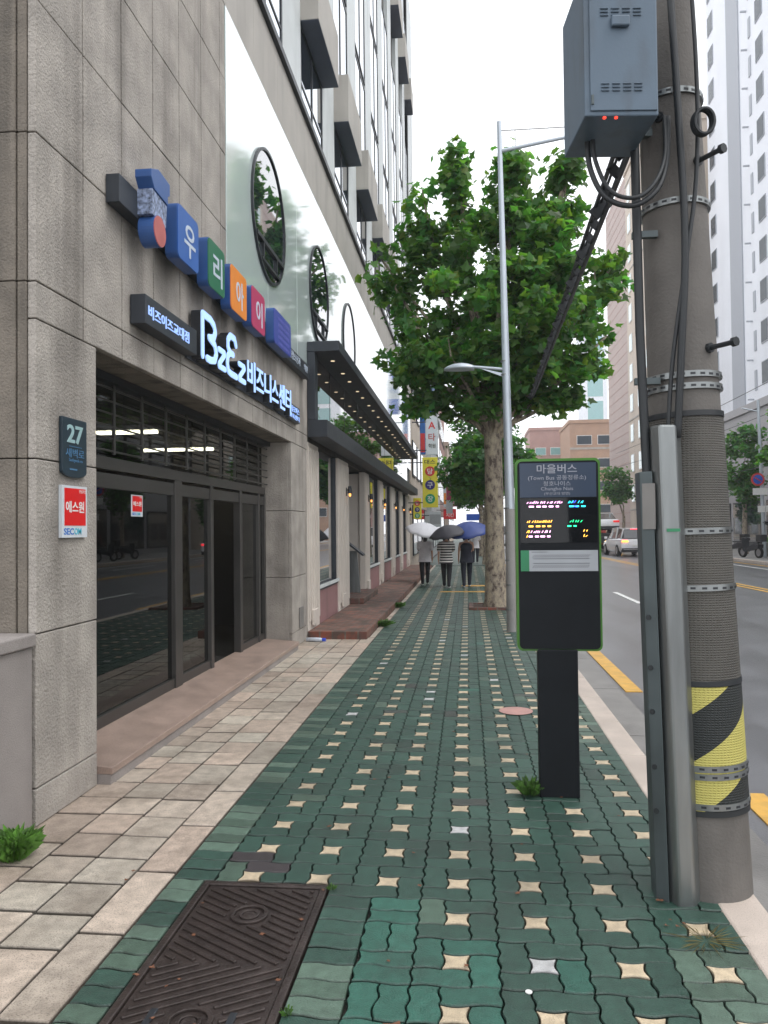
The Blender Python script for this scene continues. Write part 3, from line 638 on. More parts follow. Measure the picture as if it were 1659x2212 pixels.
mb = MB(); text(mb, '비즈이즈교대점', (-2.365, 5.62, 3.315), .105, N_, U_, .006, fit=.86, bold=.01); mb.build('lit_letters', M['litsmall'], t)
t = thing('letter_sign', 'big lit white letters reading BzEz with smaller lit Hangul letters over the door', 'sign', (-2.4, 8.5, 3.15))
MB().box(W + .006, -2.46, 6.7, 11.25, 3.24, 3.4).build('mounting_rail', M['charcoal'], t)
def glyph_(p_, y0, a, b, sz, r_, t): glyph(p_, y0, a + .03, b, sz - .008, r_ - .003, t)
def glyph(paths, y0, z0, sy, sz, r_, parent):      # rounded strokes, dark sides and a lit face
    mb, mf = MB(), MB()
    for pth in paths:
        pts = [(y0 + a * sy, z0 + b * sz) for a, b in pth]
        for (a, b), (c, d) in zip(pts, pts[1:]):
            n = Vector((c - a, d - b)); l = n.length; n = n / l; e = Vector((-n.y, n.x)) * r_
            P = [(a + e.x, b + e.y), (a - e.x, b - e.y)] + [(c + n.x * r_ * math.cos(q) + e.x * math.sin(q), d + n.y * r_ * math.cos(q) + e.y * math.sin(q)) for q in np.linspace(-1.57, 1.57, 5)] + [(a - n.x * r_, b - n.y * r_)]
            P = [(a - n.x * r_ * math.cos(q) + e.x * math.sin(q), b - n.y * r_ * math.cos(q) + e.y * math.sin(q)) for q in np.linspace(-1.57, 1.57, 5)] + [(c + n.x * r_ * math.cos(q) + e.x * math.sin(q), d + n.y * r_ * math.cos(q) + e.y * math.sin(q)) for q in np.linspace(1.57, -1.57, 5)]
            mb.prism([(-2.46 + rng.uniform(0, .0008), y, z) for y, z in P], (.09, 0, 0)); mf.prism([(-2.37, y, z) for y, z in P], (.012 + rng.uniform(0, .0012), 0, 0))
    o = mb.build('letter', M['black'], parent); mf.build('lit_face', M['litletter'], o)
Bp = [[(0, 0), (0, 1), (.55, 1), (.8, .92), (.9, .78), (.8, .62), (.5, .54)], [(.45, .54), (.85, .45), (.97, .25), (.85, .06), (.55, 0), (.3, 0)]]
zp = [[(0, .62), (.8, .62), (.85, .55), (.05, .08), (.05, 0), (.9, 0)]]
Ep = [[(.9, .85), (.75, 1), (.3, 1), (.08, .85), (.08, .65), (.3, .54), (.6, .54)], [(.3, .54), (.05, .42), (0, .2), (.1, .03), (.35, 0), (.95, 0)]]
glyph_(Bp, 6.83, 3.255, .40, .39, .036, t); glyph_(zp, 7.29, 3.255, .22, .27, .030, t); glyph_(Ep, 7.56, 3.255, .33, .39, .035, t); glyph_(zp, 7.96, 3.255, .24, .27, .030, t)
y = 8.3
for ch in '비즈니스센터':
    mb = MB(); text(mb, ch, (-2.46, y, 3.285), .36, N_, U_, .085, align='LEFT', fit=.31, bold=.012); o = mb.build('letter', M['black'], t)
    mb = MB(); text(mb, ch, (-2.374, y, 3.285), .36, N_, U_, .01, align='LEFT', fit=.31, bold=.012); mb.build('lit_face', M['litletter'], o); y += .36
MB().box(-2.46, -2.42, 10.5, 11.2, 3.24, 3.46).build('small_plate', M['charcoal'], t)
mb = MB(); text(mb, '공유오피스', (-2.42, 10.54, 3.36), .1, N_, U_, .006, fit=.62); text(mb, '교육센터', (-2.42, 10.54, 3.265), .08, N_, U_, .006, fit=.62); mb.build('small_letters', M['litsmall'], t)

# ------------------------------------------------------------------ restaurant front and canopy
S = thing('restaurant_front', 'cream columned restaurant front with mauve plinths and dark windows below the canopy', 'shopfront', (-2.55, 20, 0))
mb = MB(); mb.box(-2.93, -2.64, 11.96, 16.5, 0, 3.09); mb.box(-2.93, -2.64, 19.05, YE, 0, 3.09); mb.box(-3.3, -3.2, 16.4, 19.2, 0, 3.09); mb.box(-3.2, -2.93, 16.39, 16.5, 0, 3.09); mb.box(-3.2, -2.93, 19.05, 19.15, 0, 3.09)
mb.build('wall', M['black'], S)
cols = [(12.05, 12.98), (15.0, 16.3), (18.95, 19.75), (22.1, 23.1), (25.6, 26.8), (28.9, 30.0), (32.1, 33.6)]
for y0, y1 in cols:
    mb = MB(); mb.box(-2.638, W, y0, y1, .01, 3.085)
    c = mb.build('column', M['cream'], S, bevel=.012)
    mb = MB(); n = 5; w_ = (y1 - y0) / n
    for k in range(n): mb.box(W, W + .015, y0 + w_ * k + .03, y0 + w_ * (k + 1) - .03, .25, 3.0)
    mb.build('fluting', M['cream'], c, bevel=.006)
    MB().box(W + .016, W + .05, y0 + .2, y0 + .6, .18, .42).build('socket_box', M['cream'], c, bevel=.005)
bays = [(12.98, 15.0), (19.75, 22.1), (23.1, 25.6), (26.8, 28.9), (30.0, 32.1)]
for y0, y1 in bays:
    MB().box(-2.638, W - .03, y0 + .002, y1 - .002, .02, .66).build('plinth', M['mauve'], S, bevel=.005)
    fr = MB(); fr.box(-2.638, W - .02, y0 + .002, y1 - .002, .662, .74)
    for q in (y0 + .002, y1 - .07): fr.box(-2.638, W - .05, q, q + .068, .742, 3.08)
    f = fr.build('window', M['charcoal'], S); MB().box(-2.638, -2.585, y0 + .07, y1 - .07, .742, 3.07).build('pane', M['wglass'], f)
    MB().box(W - .018, W + .01, y0 + .01, y1 - .01, .70, .755).build('sill', M['pale'], f)
d = MB().box(-3.195, -3.15, 16.6, 18.95, .12, 2.7).build('entrance_door', M['wglass'], S)
MB().box(-3.15, -3.12, 17.7, 17.76, .12, 2.7).build('handle', M['frame'], d)
mb = MB(); mb.box(-2.935, -2.645, 19.02, 19.045, .1, 3.05); mb.build('side_panel', M['cream'], S)
t = thing('brick_step', 'worn red brick step along the restaurant front above the pavement', 'step', (-2.0, 20, 0))
mb = MB(); 
mb.box(-2.486, -1.565, 11.97, 34, -.02, .12); mb.build('lower_tread', M['brick'], t, bevel=.01)
MB().box(-3.1, -2.2, 16.4, 18.95, .121, .24).build('upper_tread', M['brick'], t, bevel=.01)
t = thing('menu_stand', 'slanted steel menu stand with dark tilted top in the restaurant entrance recess', 'menu stand', (-2.62, 17.9, .24))
mb = MB(); mb.prism([(-2.8, 17.7, .25), (-2.45, 17.7, .25), (-2.45, 17.7, .3), (-2.53, 17.7, 1.2), (-2.75, 17.7, 1.2), (-2.8, 17.7, .3)], (0, .05, 0)); mb.build('stand', M['silver'], t, bevel=.005)
MB().obox(Matrix.Translation((-2.58, 17.72, 1.27)) @ Matrix.Rotation(R(38), 4, 'Y'), .55, .34, .04).build('top', M['charcoal'], t, bevel=.005)
K = thing('canopy_sign', 'long black framed canopy sign with brown mirror glass and rows of downlights', 'canopy', (-2.2, 21.9, 3.2))
mb = MB(); mb.box(W + .006, -1.97, 12.07, 31.6, 4.5, 4.66); mb.build('top_slab', M['charcoal'], K, bevel=.006)
mb = MB(); mb.box(W + .006, -2.17, 12.07, 34.4, 3.15, 3.42); mb.build('bottom_slab', M['charcoal'], K, bevel=.006)
MB().box(W + .006, -2.36, 12.07, 12.3, 3.425, 4.495).build('end_post', M['charcoal'], K, bevel=.004)
mb = MB().box(W + .006, -2.42, 12.301, 31.6, 3.425, 4.495)
for yy in (13.7, 15.4, 17.2, 19, 21, 23, 25, 27, 29): mb.box(-2.42, -2.417, yy, yy + .015, 3.43, 4.49, 1)
mb.build('sign_glass', [M['signglass'], M['black']], K)
for k in range(20):
    yy = 12.8 + k * .93 + (.14 if k % 2 else 0)
    if yy < 31.4: MB().disc((-2.2, yy, 4.493), .034, U_, .006, 14).build('downlight', M['down'], K)
lamp0 = None
for yy, y_ in ((15.9, 0), (19.5, 0), (22.8, 0), (26.3, 0), (29.6, 0), (33.0, 0)):
    if lamp0 is None:
        lamp0 = thing('wall_lamp', '', 'wall lamp', (W + .016, yy, 2.45), 'wall lamps on the restaurant columns')
        MB().box(W + .016, W + .03, yy - .05, yy + .05, 2.38, 2.55).build('back_plate', M['black'], lamp0, bevel=.004)
        mb = MB(); mb.tube([(W + .03, yy, 2.5), (W + .09, yy, 2.52)], .012, 8); mb.tube([(W + .09, yy, 2.43), (W + .09, yy, 2.58)], [.05, .035], 12); mb.build('lamp_shade', M['black'], lamp0)
        for s in (-.02, .035): MB().tube([(W + .09, yy + s, 2.37), (W + .09, yy + s, 2.43)], [.017, .02], 8).build('bulb', M['warm'], lamp0)
        q = lamp0
    else: q = dup(lamp0, None, (W + .016, yy, 2.45))
    q['label'] = {15.9: 'wall lamp with warm bulbs on the column left of the restaurant entrance, nearest one', 19.5: 'wall lamp with warm bulbs on the column right of the restaurant entrance', 22.8: 'third wall lamp along the restaurant columns, after the first wide window',
                  26.3: 'fourth wall lamp along the restaurant columns', 29.6: 'fifth wall lamp along the restaurant columns, small in the distance', 33.0: 'farthest wall lamp, on the last restaurant column'}[yy]

# ------------------------------------------------------------------ bus information board
t = thing('bus_information_board', 'black bus arrival board with green edge, lit LED rows and route map', 'bus information board', (.555, 5.06, 0))
MB().box(.43, .678, 5.03, 5.13, 0, .925).build('post', M['bitpost'], t, bevel=.006)
def rrx(x0, x1, z0, z1, r_, y):
    P = []
    for (cx_, cz, a0) in ((x1 - r_, z0 + r_, -90), (x1 - r_, z1 - r_, 0), (x0 + r_, z1 - r_, 90), (x0 + r_, z0 + r_, 180)):
        for k in range(6): a = R(a0 + k * 18); P.append((cx_ + r_ * math.cos(a), y, cz + r_ * math.sin(a)))
    return P
MB().prism(rrx(.305, .835, .915, 2.135, .035, 5.055), (0, .1, 0)).build('case', M['bitgreen'], t)
MB().prism(rrx(.319, .821, .929, 2.118, .028, 5.0545), (0, -.012, 0)).build('front_panel', M['bitpost'], t)
yf = 5.0425
MB().box(.332, .808, yf - .003, yf, 1.888, 2.106).build('header_panel', M['bitnavy'], t)
mb = MB(); a = (1, 0, 0)
for s, z, h, f in (('마을버스', 2.045, .062, .25), ('(Town Bus 공동정류소)', 2.0, .034, .36), ('청호나이스', 1.962, .034, .17), ('Chungho Nais', 1.932, .03, .2), ('(부산교대 방면)', 1.904, .02, .16)): text(mb, s, (.565, yf - .003, z), h, E_, U_, .0015, align='CENTER', fit=f, bold=.01 if h > .05 else 0)
mb.build('header_lettering', M['lettergrey'], t)
MB().box(.332, .812, yf - .002, yf, 1.60, 1.884).build('led_screen', M['bitglass'], t)
def dashes(name, m, rows):
    mb = MB()
    for z, x0, x1, kind in rows:
        x = x0
        while x < x1:
            if kind == 's':
                l = rng.choice((.008, .012, .016)); h = rng.uniform(.010, .017)
                mb.prism([(x, yf - .0022, z), (x + .0038, yf - .0022, z), (x + .0038 + l * .7, yf - .0022, z + h), (x + l * .7, yf - .0022, z + h)], (0, -.001, 0)); x += rng.choice((.009, .012, .018))
            else:
                l = rng.uniform(.018, .03); mb.box(x, x + l, yf - .0032, yf - .0022, z, z + .009); x += l + rng.uniform(.01, .02)
    mb.build(name, m, t)
zf = lambda y: 2.132 - (y - 993) / 412 * 1.217
P3 = lambda zx, zy: (.307 + ((2000 + zx * 400 / 1659) / 1.8228 - 1113) / 185 * .516, zf((1780 + zy * 400 / 1659) / 1.8228))
def rw(x0, x1, yb, k): a_, z_ = P3(x0, yb); b_, _ = P3(x1, yb); return (z_, a_, b_, k)
dashes('pink_led_row', M['ledpink'], [rw(300, 880, 850, 's'), rw(340, 860, 910, 'b'), rw(360, 700, 1325, 's'), rw(330, 680, 1395, 'b')])
dashes('cyan_led_row', M['ledcyan'], [rw(995, 1060, 850, 's'), rw(1160, 1250, 850, 's'), rw(1020, 1230, 912, 'b')])
dashes('blue_led_row', M['ledblue'], [rw(1075, 1130, 845, 's'), rw(1090, 1110, 910, 'b')])
dashes('orange_led_row', M['ledorange'], [rw(300, 730, 1160, 's'), rw(330, 660, 1230, 'b'), rw(290, 350, 1325, 's'), rw(290, 330, 1400, 's'), rw(1250, 1310, 1310, 's'), rw(1250, 1310, 1395, 's')])
dashes('green_led_row', M['ledgreen'], [rw(1020, 1200, 1160, 's'), rw(985, 1170, 1230, 'b')])
MB().box(.332, .812, yf - .003, yf, 1.42, 1.552).build('route_map', M['mapgrey'], t)
MB().box(.332, .385, yf - .0045, yf - .003, 1.42, 1.552).build('map_title', M['mapgreen'], t)
mb = MB(); y = yf - .003
mb.box(.41, .76, y - .001, y, 1.497, 1.5); mb.box(.41, .76, y - .001, y, 1.468, 1.471)
for k in range(26):
    x = .405 + k * .0135; mb.prism([(x, y, 1.506), (x + .003, y, 1.506), (x + .022, y, 1.526), (x + .019, y, 1.526)], (0, -.001, 0)); mb.prism([(x, y, 1.44), (x + .003, y, 1.44), (x + .016, y, 1.46), (x + .013, y, 1.46)], (0, -.001, 0))
mb.box(.4, .5, y - .001, y, 1.54, 1.543); mb.build('map_lines', M['mapdark'], t)

# ------------------------------------------------------------------ utility pole and its fittings
T = thing('utility_pole', 'thick leaning concrete utility pole with ribbed grey wrap and yellow black warning band', 'utility pole', (1.11, 3.88, 0))
PB = Vector((1.11, 3.88, -.12)); PTp = Vector((.93, 3.88, 6.0))
def pc_(z): k = (z + .12) / 6.12; return PB + (PTp - PB) * k
def pr_(z): return .198 - .0155 * z
def pole_seg(z0, z1, extra, n=48, k=8): return MB().tube([pc_(z0 + (z1 - z0) * i / k) for i in range(k + 1)], [pr_(z0 + (z1 - z0) * i / k) + extra for i in range(k + 1)], n)
pole_seg(-.12, 6, 0).build('shaft', M['concrete'], T, smooth=True, auto=40)
for z0, z1, e, m, nm in ((.97, 2.2, .008, 'rubber', 'ribbed_wrap'), (.40, .965, .009, 'yellow', 'warning_band')):
    o = pole_seg(z0, z1, e); o.build(nm, M[m], T, smooth=True, auto=40)
for z in (2.205, .968, .385): pole_seg(z, z + .025, .012, k=1).build('wrap_edge', M['cable'], T, smooth=True, auto=40)
for zs in ((2.33,), (2.385,), (1.66,), (1.40,), (.585,), (.55,), (.415,), (3.2,), (3.72,)):
    mb = pole_seg(zs[0], zs[0] + .028, .014, k=1)
    for a in range(24): an = a * math.pi / 12; c = pc_(zs[0] + .014); r_ = pr_(zs[0]) + .0135; mb.obox(Matrix.Translation(c + Vector((math.cos(an) * r_, math.sin(an) * r_, 0))) @ Matrix.Rotation(an, 4, 'Z'), .003, .022, .010, 1)
    mb.build('steel_band', [M['silver'], M['black']], T, smooth=True, auto=40)
for z, s in ((2.52, 1), (3.4, 1), (4.4, 1), (3.62, -1)):
    a = pc_(z); d = Vector((.55 * s, -.83, 0)).normalized(); b = a + d * (pr_(z) + .13); mb = MB().tube([a + d * (pr_(z) - .02), b], .012, 8); mb.tube([b, b + d * .02], .022, 8); mb.tube([a + d * (pr_(z) - .01), a + d * (pr_(z) + .015)], .024, 8); mb.build('step_bolt', M['cable'], T)
t = thing('cable_guard', 'tall galvanised steel cable guard channel strapped against the utility pole', 'cable guard', (.92, 3.6, 0))
lean = lambda z: -.022 * (z - .1)
def chan(P, z0, z1): return MB().prism([(x + lean(z0), y, z0) for x, y in P], (lean(z1) - lean(z0), 0, z1 - z0))
chan([(.885, 3.78), (.888, 3.70), (.915, 3.645), (.985, 3.655), (1.02, 3.70), (1.022, 3.8), (.885, 3.8)], -.02, 2.16).build('channel', M['silver'], t, bevel=.012)
mb = MB().obox(Matrix.Translation((.92, 3.640, 1.68)) @ Matrix.Rotation(R(8), 4, 'Z'), .06, .004, .014); mb.build('green_tape', M['mapgreen'], t)
t = thing('dark_conduit', 'narrow dull green conduit channel with pale label left of the shiny cable guard', 'conduit', (.83, 3.62, 0))
chan([(.832, 3.72), (.882, 3.68), (.884, 3.82), (.832, 3.82)], -.02, 1.95).build('channel', M['steelgrey'], t, bevel=.005)
mb = MB().obox(Matrix.Translation((.826, 3.69, 1.79)) @ Matrix.Rotation(R(-35), 4, 'Z'), .06, .006, .21); mb.build('label_plate', M['vent'], t)
for z in (1.28, 1.05, .85, .6, .4): MB().disc((.848 + lean(z), 3.712, z), .012, (-.5, -.86, 0), .01, 10).build('bolt', M['cable'], t)
t = thing('riser_pipe', 'long black riser pipe standing close to the left side of the utility pole', 'pipe', (.82, 3.72, 1.9))
MB().tube([(.83, 3.74, 1.93), (.81, 3.74, 2.6), (.80, 3.74, 3.6), (.79, 3.79, 5.6)], .021, 12).build('pipe', M['cable'], t, smooth=True, auto=40)
mb = MB()
for z in (2.36, 3.05, 3.75): mb.box(.785, .9, 3.74, 3.77, z, z + .03)
mb.build('clip', M['steelgrey'], t)
G = 'black cables on the utility pole'
def cable(name, label, path, r_, loc, group=G, n=8, extra=None):
    # smooth the path
    P = [Vector(p) for p in path]; Q = []
    for i in range(len(P) - 1):
        a, b, c, d = P[max(i - 1, 0)], P[i], P[i + 1], P[min(i + 2, len(P) - 1)]
        for k in range(6):
            s = k / 6; Q.append(.5 * ((2 * b) + (c - a) * s + (2 * a - 5 * b + 4 * c - d) * s * s + (3 * b - a - 3 * c + d) * s ** 3))
    Q.append(P[-1]); o = MB().tube(Q, r_, n).build(name, M['cable'], loc=P[0], smooth=True); return tag(o, label, 'cable', group)
cable('cable', 'thick black cable running down the face of the pole into the steel guard', [(.955, 3.68, 2.1), (.975, 3.66, 2.5), (1.0, 3.66, 3.0), (.985, 3.68, 3.6), (.95, 3.68, 4.4), (.93, 3.7, 5.4)], .017, None)
cable('cable', 'thinner black cable curving beside the thick one on the pole face', [(.915, 3.69, 2.1), (.94, 3.68, 2.45), (1.0, 3.655, 2.9), (1.06, 3.68, 3.3), (1.075, 3.7, 3.8), (1.04, 3.7, 4.6), (1.02, 3.72, 5.4)], .010, None)
mb = MB()
for k in range(3):
    c = Vector((1.075, 3.64, 3.52)); P = [c + Vector((.042 * math.cos(a) + .004 * k, -.012 * k, .058 * math.sin(a))) for a in np.linspace(0, 2 * math.pi, 28)]; mb.tube(P, .008, 6)
tag(mb.build('cable_coil', M['cable'], loc=(1.075, 3.64, 3.52)), 'small coil of spare black cable hung on the pole', 'cable coil')
cable('cable', 'black cable loop sagging from the cabinet bottom round to the pole, lower one', [(.565, 3.62, 3.49), (.575, 3.61, 3.33), (.64, 3.6, 3.19), (.76, 3.6, 3.145), (.87, 3.62, 3.22), (.93, 3.68, 3.38), (.95, 3.72, 3.6)], .0125, None)
cable('cable', 'black cable loop sagging from the cabinet bottom round to the pole, upper one', [(.585, 3.6, 3.49), (.597, 3.6, 3.36), (.66, 3.585, 3.21), (.77, 3.585, 3.175), (.86, 3.61, 3.25), (.92, 3.67, 3.4), (.93, 3.71, 3.6)], .010, None)
# cabinet
t = thing('equipment_cabinet', 'blue grey steel equipment cabinet with louvres mounted high on the utility pole', 'cabinet', (.66, 3.6, 3.45))
MB().box(.498, .815, 3.4, 3.78, 3.455, 4.085).build('case', M['box'], t, bevel=.006)
dd = MB().box(.522, .808, 3.392, 3.3995, 3.475, 4.06).build('door', M['box'], t, bevel=.003)
for z0 in (3.56, 3.885):
    for k in range(4):
        mb = MB()
        for q in range(3): mb.obox(Matrix.Translation((.585 + k * .047, 3.39, z0 + q * .015)) @ Matrix.Rotation(R(35), 4, 'X'), .034, .008, .004)
        mb.build('louvre', M['box'], dd, bevel=.001)
MB().box(.612, .69, 3.37, 3.391, 3.83, 3.875).build('lock_cover', M['box'], dd, bevel=.006)
for z in (3.52, 3.98): MB().tube([(.53, 3.39, z - .02), (.53, 3.39, z + .02)], .006, 8).build('hinge', M['steelgrey'], dd)
for x in (.585, .635): MB().disc((x, 3.41, 3.449), .007, U_, .006, 10).build('indicator_lamp', M['red'], t)
mb = MB()
for z in (3.55, 3.95): mb.box(.75, 1.0, 3.761, 3.80, z, z + .04)
mb.build('bracket', M['steelgrey'], t)
t.rotation_euler = (0, 0, R(6))
# lashed cable span running up the street
mb = MB(); n = 90
KZ = [(3.85, 3.55), (6.6, 3.73), (10, 3.95), (14.6, 4.22), (22, 5.0), (36, 6.9)]
def span(s, dx, dz):   # s 0..1
    y = 3.85 + s * 32; z = float(np.interp(y, [q[0] for q in KZ], [q[1] for q in KZ])); return Vector((.745 + dx + .0435 * (y - 3.85), y, z + dz))
for dx, dz, r_ in ((0, 0, .013), (.05, -.045, .017), (.03, .02, .008)): mb.tube([span(i / n, dx, dz) for i in range(n + 1)], r_, 6)
for i in range(0, 110): s = i / 110; mb.bar(span(s, 0, .008), span(s, .05, -.045), .014, .05 if i % 3 else .12)
tag(mb.build('overhead_cable', M['cable'], loc=(.76, 3.85, 3.6)), 'heavy black lashed cable bundle slanting from the pole over the street tree', 'cable', 'overhead cables')

# ------------------------------------------------------------------ street lamp
t = thing('street_lamp', 'tall pale steel lamp post with a lamp head over the pavement and long road arm', 'street lamp', (.69, 12.96, 0))
MB().tube([(.70, 12.96, -.02), (.69, 12.96, 2.0)], [.088, .084], 20).build('lower_post', M['lampgrey'], t, smooth=True, auto=40)
MB().tube([(.69, 12.96, 2.0), (.60, 12.96, 8.42)], [.078, .036], 20).build('post', M['lampsteel'], t, smooth=True, auto=40)
mb = MB()
for z in (.35, .75, 1.15, 1.6, 2.0, 4.2, 4.42): mb.tube([(.695 - .0135 * z, 12.96, z), (.695 - .0135 * z, 12.96, z + .025)], .09 - .006 * z, 16)
mb.build('collar', M['silver'], t)
a = MB().tube([(.63, 12.96, 4.3), (.1, 12.96, 4.36)], [.026, .022], 10); a.prism([(.6, 12.955, 4.18), (.6, 12.955, 4.24), (.2, 12.955, 4.34), (.25, 12.955, 4.32)], (0, .01, 0)); a.build('lamp_arm', M['lampsteel'], t)
mb = MB(); P = []
for i in range(13):
    s = i / 12; x = .14 - .5 * s; hw = .16 * math.sin(math.pi * (.12 + .88 * s)) ** .6 + .004; tp = .085 * math.sin(math.pi * (.1 + .9 * s)) ** .7 + .01
    P.append([(x, 12.96 + hw * math.cos(b), 4.33 + (tp if math.sin(b) > 0 else .03) * math.sin(b)) for b in np.linspace(0, 2 * math.pi, 17)[:-1]])
k = 16; V = [q for r_ in P for q in r_]; Fc = [(i * k + j, i * k + (j + 1) % k, (i + 1) * k + (j + 1) % k, (i + 1) * k + j) for i in range(12) for j in range(k)]
mb.add(V, Fc + [tuple(range(k))[::-1], tuple(12 * k + j for j in range(k))]); mb.build('lamp_head', M['lampsteel'], t, smooth=True)
mb = MB().tube([(.62, 12.96, 7.93), (1.6, 12.96, 8.08), (3.4, 12.96, 8.25)], [.032, .028, .022], 10); mb.build('road_arm', M['lampsteel'], t)
mb = MB().tube([(.6, 12.96, 8.27), (3.2, 12.96, 8.25)], .008, 6); mb.tube([(.86, 12.96, 8.27), (.86, 12.96, 7.97)], .006, 6); mb.build('stay_wire', M['lampgrey'], t)

# ------------------------------------------------------------------ trees
def leaves(clumps, n_each, spread, size, seed, base, maple=True):
    r = np.random.RandomState(seed); n = len(clumps) * n_each
    cl = np.repeat(np.array([c[:3] for c in clumps]), n_each, 0); cb = np.repeat(r.uniform(.65, 1.5, len(clumps)), n_each)
    sp = np.repeat(np.array([c[3] if len(c) > 3 else 1 for c in clumps]), n_each)
    d = r.normal(0, 1, (n, 3)); d /= np.linalg.norm(d, axis=1)[:, None]; d *= (np.where(r.uniform(0, 1, n) < .14, r.uniform(1, 1.7, n), r.uniform(.2, 1, n) ** .5) * spread * sp)[:, None]; d[:, 2] *= .65
    pos = cl + d
    nrm = r.normal(0, .55, (n, 3)); nrm[:, 2] += .75; nrm += d / spread * .5; nrm /= np.linalg.norm(nrm, axis=1)[:, None]
    ref = r.normal(0, 1, (n, 3)); ref[:, 2] -= .4; U = np.cross(nrm, ref); U /= np.linalg.norm(U, axis=1)[:, None]; V = np.cross(nrm, U)
    s = size * r.uniform(.65, 1.25, n)
    if maple:
        an = [-90, -50, -18, 8, 38, 62, 90, 118, 142, 172, 198, 230]; rd = [.42, .62, .45, .85, .5, .62, 1.0, .62, .5, .85, .45, .62]
        sh = np.array([(math.cos(R(a)) * b * .62, math.sin(R(a)) * b * .62) for a, b in zip(an, rd)])
        bend = -.18 * np.abs(sh[:, 0])
    else:
        sh = np.array([(0, -.5), (.34, -.05), (.2, .3), (0, .55), (-.2, .3), (-.34, -.05)]); bend = -.15 * np.abs(sh[:, 0])
    k = len(sh)
    Vt = pos[:, None] + s[:, None, None] * (U[:, None] * sh[None, :, 0, None] + V[:, None] * sh[None, :, 1, None] + nrm[:, None] * bend[None, :, None])
    ctr = pos[:, None] + 0
    allv = np.concatenate([ctr, Vt], 1).reshape(-1, 3)
    b0 = np.arange(n)[:, None, None] * (k + 1); tri = np.array([(0, 1 + i, 1 + (i + 1) % k) for i in range(k)])[None]
    f = (b0 + tri).reshape(-1, 3)
    br = cb * r.uniform(.7, 1.35, n); ye = r.uniform(-.3, .3, n) + np.where(r.uniform(0, 1, n) < .12, .4, 0)
    col = np.stack([base[0] * br * (1 + ye), base[1] * br, base[2] * br * (1 - ye * .5), np.ones(n)], 1)
    return allv, f, np.repeat(col, k + 1, 0)
def leafobj(name, parent, data, m, loc=None):
    v, f, c = data; o_ = np.array(parent.location) if parent is not None else np.array(loc)
    me = bpy.data.meshes.new(name); me.from_pydata((v - o_).tolist(), [], f.tolist()); me.materials.append(m)
    me.color_attributes.new('Col', 'FLOAT_COLOR', 'POINT').data.foreach_set('color', c.astype('f').ravel())
    o = bpy.data.objects.new(name, me); C.objects.link(o)
    if parent is not None: o.parent = parent
    else: o.location = loc
    return o
def sample(ells, n, seed):
    r = random.Random(seed); vols = [e[3] * e[4] * e[5] + .2 for e in ells]; out = []
    while len(out) < n:
        e = r.choices(ells, vols)[0]; d = Vector((r.gauss(0, 1), r.gauss(0, 1), r.gauss(0, 1))).normalized() * (r.uniform(.12, 1) ** .4)
        out.append((e[0] + d.x * e[3], e[1] + d.y * e[4], e[2] + d.z * e[5], e[6] if len(e) > 6 else 1))
    return out
def tree(label, base, r0, trunk_h, ells, nclump, n_each, spread, size, seed, col, group, maple=True, trunkpts=None):
    t = thing('plane_tree', label, 'tree', base, group); bx, by, bz = base; r = random.Random(seed)
    mb = MB(); tp = trunkpts or [(bx, by, bz - .05), (bx, by, bz + .25), (bx - .02, by, bz + trunk_h * .5), (bx + .02, by, bz + trunk_h)]
    n = len(tp); mb.tube(tp, [r0 * (1.35 if i == 0 else 1.12 if i == 1 else 1 - .2 * i / n) for i in range(n)], 20)
    top = Vector(tp[-1])
    for e in ells:
        c = Vector(e[:3]); a = top + Vector((0, 0, -r.uniform(.0, .25))); mid = a.lerp(c, .5) + Vector((r.uniform(-.15, .15), r.uniform(-.15, .15), r.uniform(0, .25)))
        rb = r0 * (.5 if e[3] * e[5] > .8 else .32); mb.tube([a, a.lerp(mid, .5) + Vector((0, 0, .1)), mid, c, c + Vector((r.uniform(-.2, .2), 0, e[5] * .7))], [rb, rb * .8, rb * .6, rb * .35, rb * .12], 8)
    mb.build('trunk', M['bark'], t, smooth=True, auto=60)
    leafobj('crown', t, leaves(sample(ells, nclump, seed), n_each, spread, size, seed, col, maple), M['leaf'])
    return t
Y1 = 16.85
E1 = [(.75, Y1, 6.0, 2.2, 2.1, 1.3), (.95, Y1, 7.4, 1.75, 1.6, 1.0), (-.08, Y1, 8.95, .32, .3, .95), (-.05, Y1, 8.3, .55, .5, .7), (-.08, Y1, 9.2, .3, .3, .5), (1.0, Y1, 8.3, .6, .6, .5), (2.0, Y1, 8.0, .6, .6, .5), (-.85, Y1, 7.8, .4, .5, .5), (2.2, Y1, 9.1, .25, .3, .5), (1.02, Y1, 9.3, .25, .3, .4), (1.0, Y1, 8.95, .42, .5, .65), (2.15, Y1, 8.7, .42, .4, .68), (-.82, Y1, 8.6, .3, .3, .75), (1.6, Y1, 8.5, .4, .5, .5),
      (-1.5, Y1 - .1, 6.9, .62, .6, .5), (-1.15, Y1, 5.15, .7, .8, .4), (-1.75, Y1, 7.5, .28, .3, .22), (2.75, Y1, 6.9, .52, .6, .75), (2.3, Y1, 5.05, .85, .8, .38), (2.95, Y1, 5.7, .32, .4, .28), (-.85, Y1, 4.35, .42, .4, .14), (1.9, Y1 - .2, 4.35, .45, .4, .12), (3.1, Y1, 7.2, .22, .3, .3), (.8, Y1, 4.75, 1.5, 1.3, .5), (.3, Y1, 4.3, .8, .8, .3), (1.3, Y1 - .5, 4.9, 1.1, .8, .5), (-.3, Y1 - .9, 5.2, .9, .7, .6), (1.05, Y1, 9.55, .16, .2, .25), (-.12, Y1, 9.75, .14, .2, .3), (2.2, Y1, 9.35, .18, .2, .25)]
